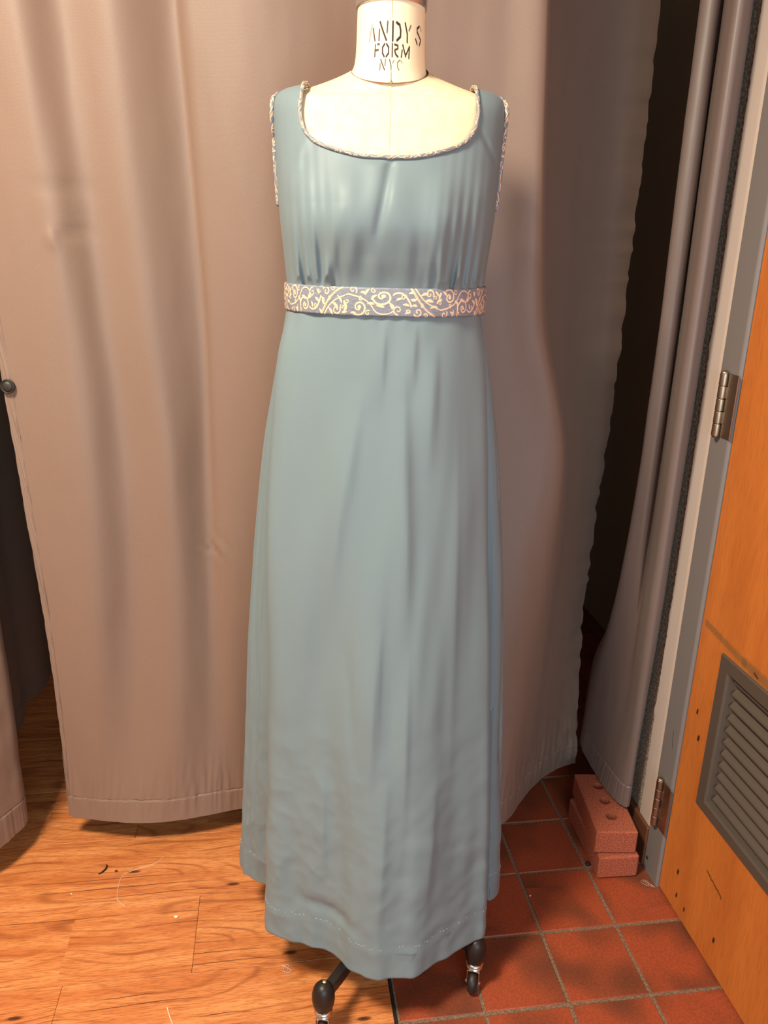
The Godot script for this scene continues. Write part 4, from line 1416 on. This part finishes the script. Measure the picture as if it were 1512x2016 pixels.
var knot_cache := {}
func skirt_point(u: float, y: float) -> Vector3: # u in 0..1 round the hem, from the front towards the viewer's right
	if crumple == null:
		crumple = noise(131, 1.0, FastNoiseLite.TYPE_SIMPLEX, 3)
		crumple.fractal_type = FastNoiseLite.FRACTAL_RIDGED
		soft = noise(132, 1.0, FastNoiseLite.TYPE_SIMPLEX_SMOOTH, 2)
		hem_wave = noise(133, 1.0, FastNoiseLite.TYPE_SIMPLEX_SMOOTH, 2)
	var key := int(y * 100000.0)
	if not knot_cache.has(key):
		knot_cache[key] = skirt_knots(y)
	var kn: Array = knot_cache[key]
	var n := kn.size()
	var t := fposmod(u, 1.0) * n
	var i := int(t) % n
	var f := t - floorf(t)
	var p: Vector2 = (kn[i] as Vector2).cubic_interpolate(kn[(i + 1) % n], kn[(i + n - 1) % n], kn[(i + 2) % n], f)
	var dr: Vector2 = ((kn[(i + 1) % n] as Vector2) - (kn[i] as Vector2)).normalized()
	var out := Vector2(-dr.y, dr.x)
	if out.dot(p) < 0.0: out = -out
	var d := 0.0
	var x := p.x
	if p.y > 0.02:
		# long soft folds of the front: x at the top, x at the bottom, from and to height, depth, half width
		for q in [[-0.030, -0.098, 1.13, 0.66, 0.0085, 0.018], [0.028, 0.048, 1.18, 0.62, 0.0042, 0.014], [0.075, 0.068, 1.19, 0.98, 0.0038, 0.012], [0.112, 0.128, 1.10, 0.30, 0.0032, 0.012],
				[-0.100, -0.128, 1.05, 0.50, 0.0030, 0.018], [0.004, -0.012, 0.76, 0.40, 0.0040, 0.010], [-0.085, -0.086, 0.50, 0.16, 0.0044, 0.010], [0.048, 0.046, 0.72, 0.28, 0.0042, 0.011],
				[-0.055, -0.035, 0.70, 0.36, 0.0036, 0.010], [0.02, 0.005, 0.50, 0.10, 0.0040, 0.014], [0.10, 0.085, 0.50, 0.12, 0.0036, 0.013], [0.000, -0.006, 1.22, 1.08, 0.0030, 0.009], [0.045, 0.040, 1.22, 1.10, 0.0026, 0.008]]:
			var g: float = (q[2] - y) / (q[2] - q[3])
			if g > 0.0 and g < 1.0:
				var dx: float = x - lerpf(q[0], q[1], g)
				d += q[4] * 1.25 * pow(sin(PI * pow(g, 0.85)), 1.5) * gauss(dx, q[5] * (0.6 + 0.6 * g) * (1.7 if dx < 0.0 else 0.62))
		# gathers just under the band
		d += 0.0012 * sin(x * 210.0 + 2.0 * sin(x * 37.0)) * exp(-(1.236 - y) / 0.030)
		d += 0.0050 * soft.get_noise_2d(x * 13.0, y * 1.7) * smoothstep(1.22, 0.9, y)
		# crumples, stronger low down and to the viewer's left
		var low := smoothstep(0.72, 0.22, y)
		d += 0.0024 * low * (0.35 + 0.65 * smoothstep(0.06, -0.14, x)) * crumple.get_noise_2d(x * 4.6 + y * 3.0, y * 3.6 - x * 3.4)
		d += 0.0022 * low * soft.get_noise_2d(x * 12.0 - y * 7.0 + 30.0, y * 9.0 + x * 5.0)
		# the hem rolls out a little
		d += 0.0035 * gauss(y - 0.123, 0.022) * hem_wave.get_noise_2d(x * 16.0, 3.0) + 0.0009 * smoothstep(0.179, 0.166, y)
		d -= 0.0060 * gauss(y - 0.195 + x * 0.10, 0.010) * gauss(x + 0.075, 0.035)
	else:
		d += 0.003 * soft.get_noise_2d(u * 40.0, y * 2.2) + 0.0022 * smoothstep(0.7, 0.2, y) * crumple.get_noise_2d(u * 14.0, y * 5.0) + 0.0012 * smoothstep(0.178, 0.168, y)
	p += out * d
	return Vector3(p.x, y, p.y)

func skirt_sheet(y0: float, y1: float, ny: int, u0: float, u1: float) -> ArrayMesh:
	var rows := []
	for i in ny + 1:
		var y := lerpf(y0, y1, float(i) / ny)
		var r := PackedVector3Array()
		for j in 481:
			r.append(skirt_point(lerpf(u0, u1, j / 480.0), y))
		rows.append(r)
	# turned under at the hem
	for q in [[0.002, 0.003], [0.004, 0.012], [0.005, 0.05]]:
		var r := PackedVector3Array()
		for j in 481:
			var p := skirt_point(lerpf(u0, u1, j / 480.0), y1)
			var o := Vector3(p.x, 0, p.z).normalized()
			r.append(p - o * q[0] + Vector3(0, q[1] - 0.003, 0))
		rows.append(r)
	return sheet(rows, true, true)

# ------------------------------------------------------------------ bricks
func make_bricks() -> void:
	var size := Vector3(0.092, 0.0572, 0.203)
	var lower := thing("brick", "lower of the two red bricks stacked by the door frame, flat on the tiles", "brick", Vector3(0.7365, 0.0, -1.4045), deg_to_rad(-1.8), "red bricks stacked by the door frame")
	cored_brick(lower, rough_brick(size, false))
	var upper := thing("brick", "upper red brick with round core holes, resting askew on another brick", "brick", Vector3(0.7385, size.y + 0.0005, -1.4150), deg_to_rad(-7.0), "red bricks stacked by the door frame")
	cored_brick(upper, rough_brick(size, true))

func cored_brick(o: Node3D, mesh: Mesh) -> void:
	var csg := CSGCombiner3D.new()
	csg.name = "brick_body"
	o.add_child(csg)
	var bm := CSGMesh3D.new()
	bm.name = "brick_block"
	bm.mesh = mesh
	bm.material = M["brick"]
	csg.add_child(bm)
	for k in [-1, 0, 1]:
		var h := CSGCylinder3D.new()
		h.name = "core_hole"
		h.operation = CSGShape3D.OPERATION_SUBTRACTION
		h.radius = 0.0125
		h.height = 0.2
		h.sides = 24
		h.material = M["brick"]
		h.position = Vector3(0.0, 0.03, 0.053 * k - 0.002)
		csg.add_child(h, true)

# a brick with its edges knocked off unevenly; closed, base at y = 0
func rough_brick(size: Vector3, plain: bool) -> ArrayMesh:
	return bevel_box(size, 0.0028 if plain else 0.0040, null, Vector3(0, size.y / 2, 0))

# ------------------------------------------------------------------ bits on the floor
func make_debris() -> void:
	var black := flat_mat(Color(0.07, 0.06, 0.06), 0.6)
	var pale := flat_mat(Color(0.92, 0.84, 0.72), 0.8)
	var pts := []
	for k in 15:
		var t := k / 14.0
		pts.append(Vector3(-0.403 + 0.009 * cos(-1.9 + 3.0 * t) + 0.004 * t, 0.0022, -1.455 - 0.013 * sin(-1.4 + 2.9 * t)))
	var rad := []
	for k in 15:
		rad.append(0.0005 + 0.0014 * sin(PI * (0.12 + 0.85 * k / 14.0)))
	solo("thread_scrap", tube(pts, rad, 7), black, "short curl of black trimming lying on the planks", "scrap")
	solo("paper_scrap", lump(Vector3(0.0050, 0.0022, 0.0034), 4), pale, "tiny cream scrap on the planks left of the dress hem", "scrap", Vector3(-0.224, 0.002, -1.304))
	solo("thread", hair([Vector3(-0.217, 0, -1.099), Vector3(-0.211, 0, -1.082), Vector3(-0.204, 0, -1.066), Vector3(-0.196, 0, -1.044)], 0.0008), pale, "short straight cream thread at the bottom edge of the planks", "thread")
	solo("thread", hair([Vector3(-0.272, 0, -1.480), Vector3(-0.285, 0, -1.463), Vector3(-0.318, 0, -1.450), Vector3(-0.352, 0, -1.433), Vector3(-0.356, 0, -1.395), Vector3(-0.352, 0, -1.366), Vector3(-0.343, 0, -1.355), Vector3(-0.332, 0, -1.343)], 0.0004), pale, "long wavy pale thread curving across the planks", "thread")
	var fz := []
	for k in 40:
		var t := k / 39.0
		fz.append(Vector3(-0.001 + 0.008 * sin(t * 17.0) * (0.4 + t), 0.0012 + 0.002 * absf(sin(t * 9.0)), -1.153 + 0.009 * cos(t * 13.0 + 1.0)))
	solo("lint", tube(fz, 0.0003, 5), flat_mat(Color(0.80, 0.76, 0.72), 0.9), "small tangle of pale lint on the planks beside the dress hem", "lint")
	solo("rubber_pellet", lump(Vector3(0.0058, 0.0042, 0.0052), 9), black, "black pellet on the tiles at the side of the bricks", "pellet", Vector3(0.682, 0.0045, -1.347))
	var tg := []
	for k in 60:
		var t := k / 59.0
		tg.append(Vector3(0.786 + 0.009 * sin(t * 21.0) * (1.0 - 0.4 * t) + 0.012 * t, 0.0012 + 0.0015 * absf(sin(t * 15.0)), -1.281 + 0.009 * cos(t * 19.0) + 0.008 * t))
	solo("thread", tube(tg, 0.00045, 5), flat_mat(Color(0.72, 0.60, 0.50), 0.9), "looped tan thread on the tile at the foot of the door frame", "thread")
	for q in [[Vector3(0.523, 0.001, -1.275), "white speck on the tile right of the dress"], [Vector3(-0.451, 0.001, -1.392), "white speck on the planks below the middle curtain"]]:
		solo("lint_speck", lump(Vector3(0.0018, 0.0012, 0.0018), 12), pale, q[1], "speck", q[0])
	solo("dirt_crumb", lump(Vector3(0.0042, 0.0022, 0.0026), 15), flat_mat(Color(0.35, 0.30, 0.22), 0.9), "grey brown crumb on the planks at the curtain's corner", "crumb", Vector3(-0.507, 0.002, -1.652))
	solo("dirt_crumb", lump(Vector3(0.0035, 0.0018, 0.0022), 16), flat_mat(Color(0.36, 0.16, 0.10), 0.9), "red brown crumb on the planks beside the black curl", "crumb", Vector3(-0.369, 0.0018, -1.447))

func hair(knots: Array, r: float) -> ArrayMesh:
	var ts := []
	for k in knots.size():
		ts.append(float(k))
	var pts := []
	var n := (knots.size() - 1) * 8
	for i in n + 1:
		var p: Vector3 = curve(ts, knots, i / 8.0)
		pts.append(p + Vector3(0, r + 0.0006, 0))
	return tube(pts, r, 5)

func lump(h: Vector3, seed_: int) -> ArrayMesh:
	var n := noise(seed_, 0.9, FastNoiseLite.TYPE_SIMPLEX_SMOOTH, 2)
	var rows := []
	for i in 9:
		var th := PI * i / 8.0
		var r := PackedVector3Array()
		for k in 15:
			var a := TAU * (k % 14) / 14.0
			var v := Vector3(sin(th) * sin(a), -cos(th), sin(th) * cos(a))
			var g := 1.0 + 0.3 * n.get_noise_3dv(v * 1.6)
			r.append(v * h * g)
		rows.append(r)
	return sheet(rows, true)
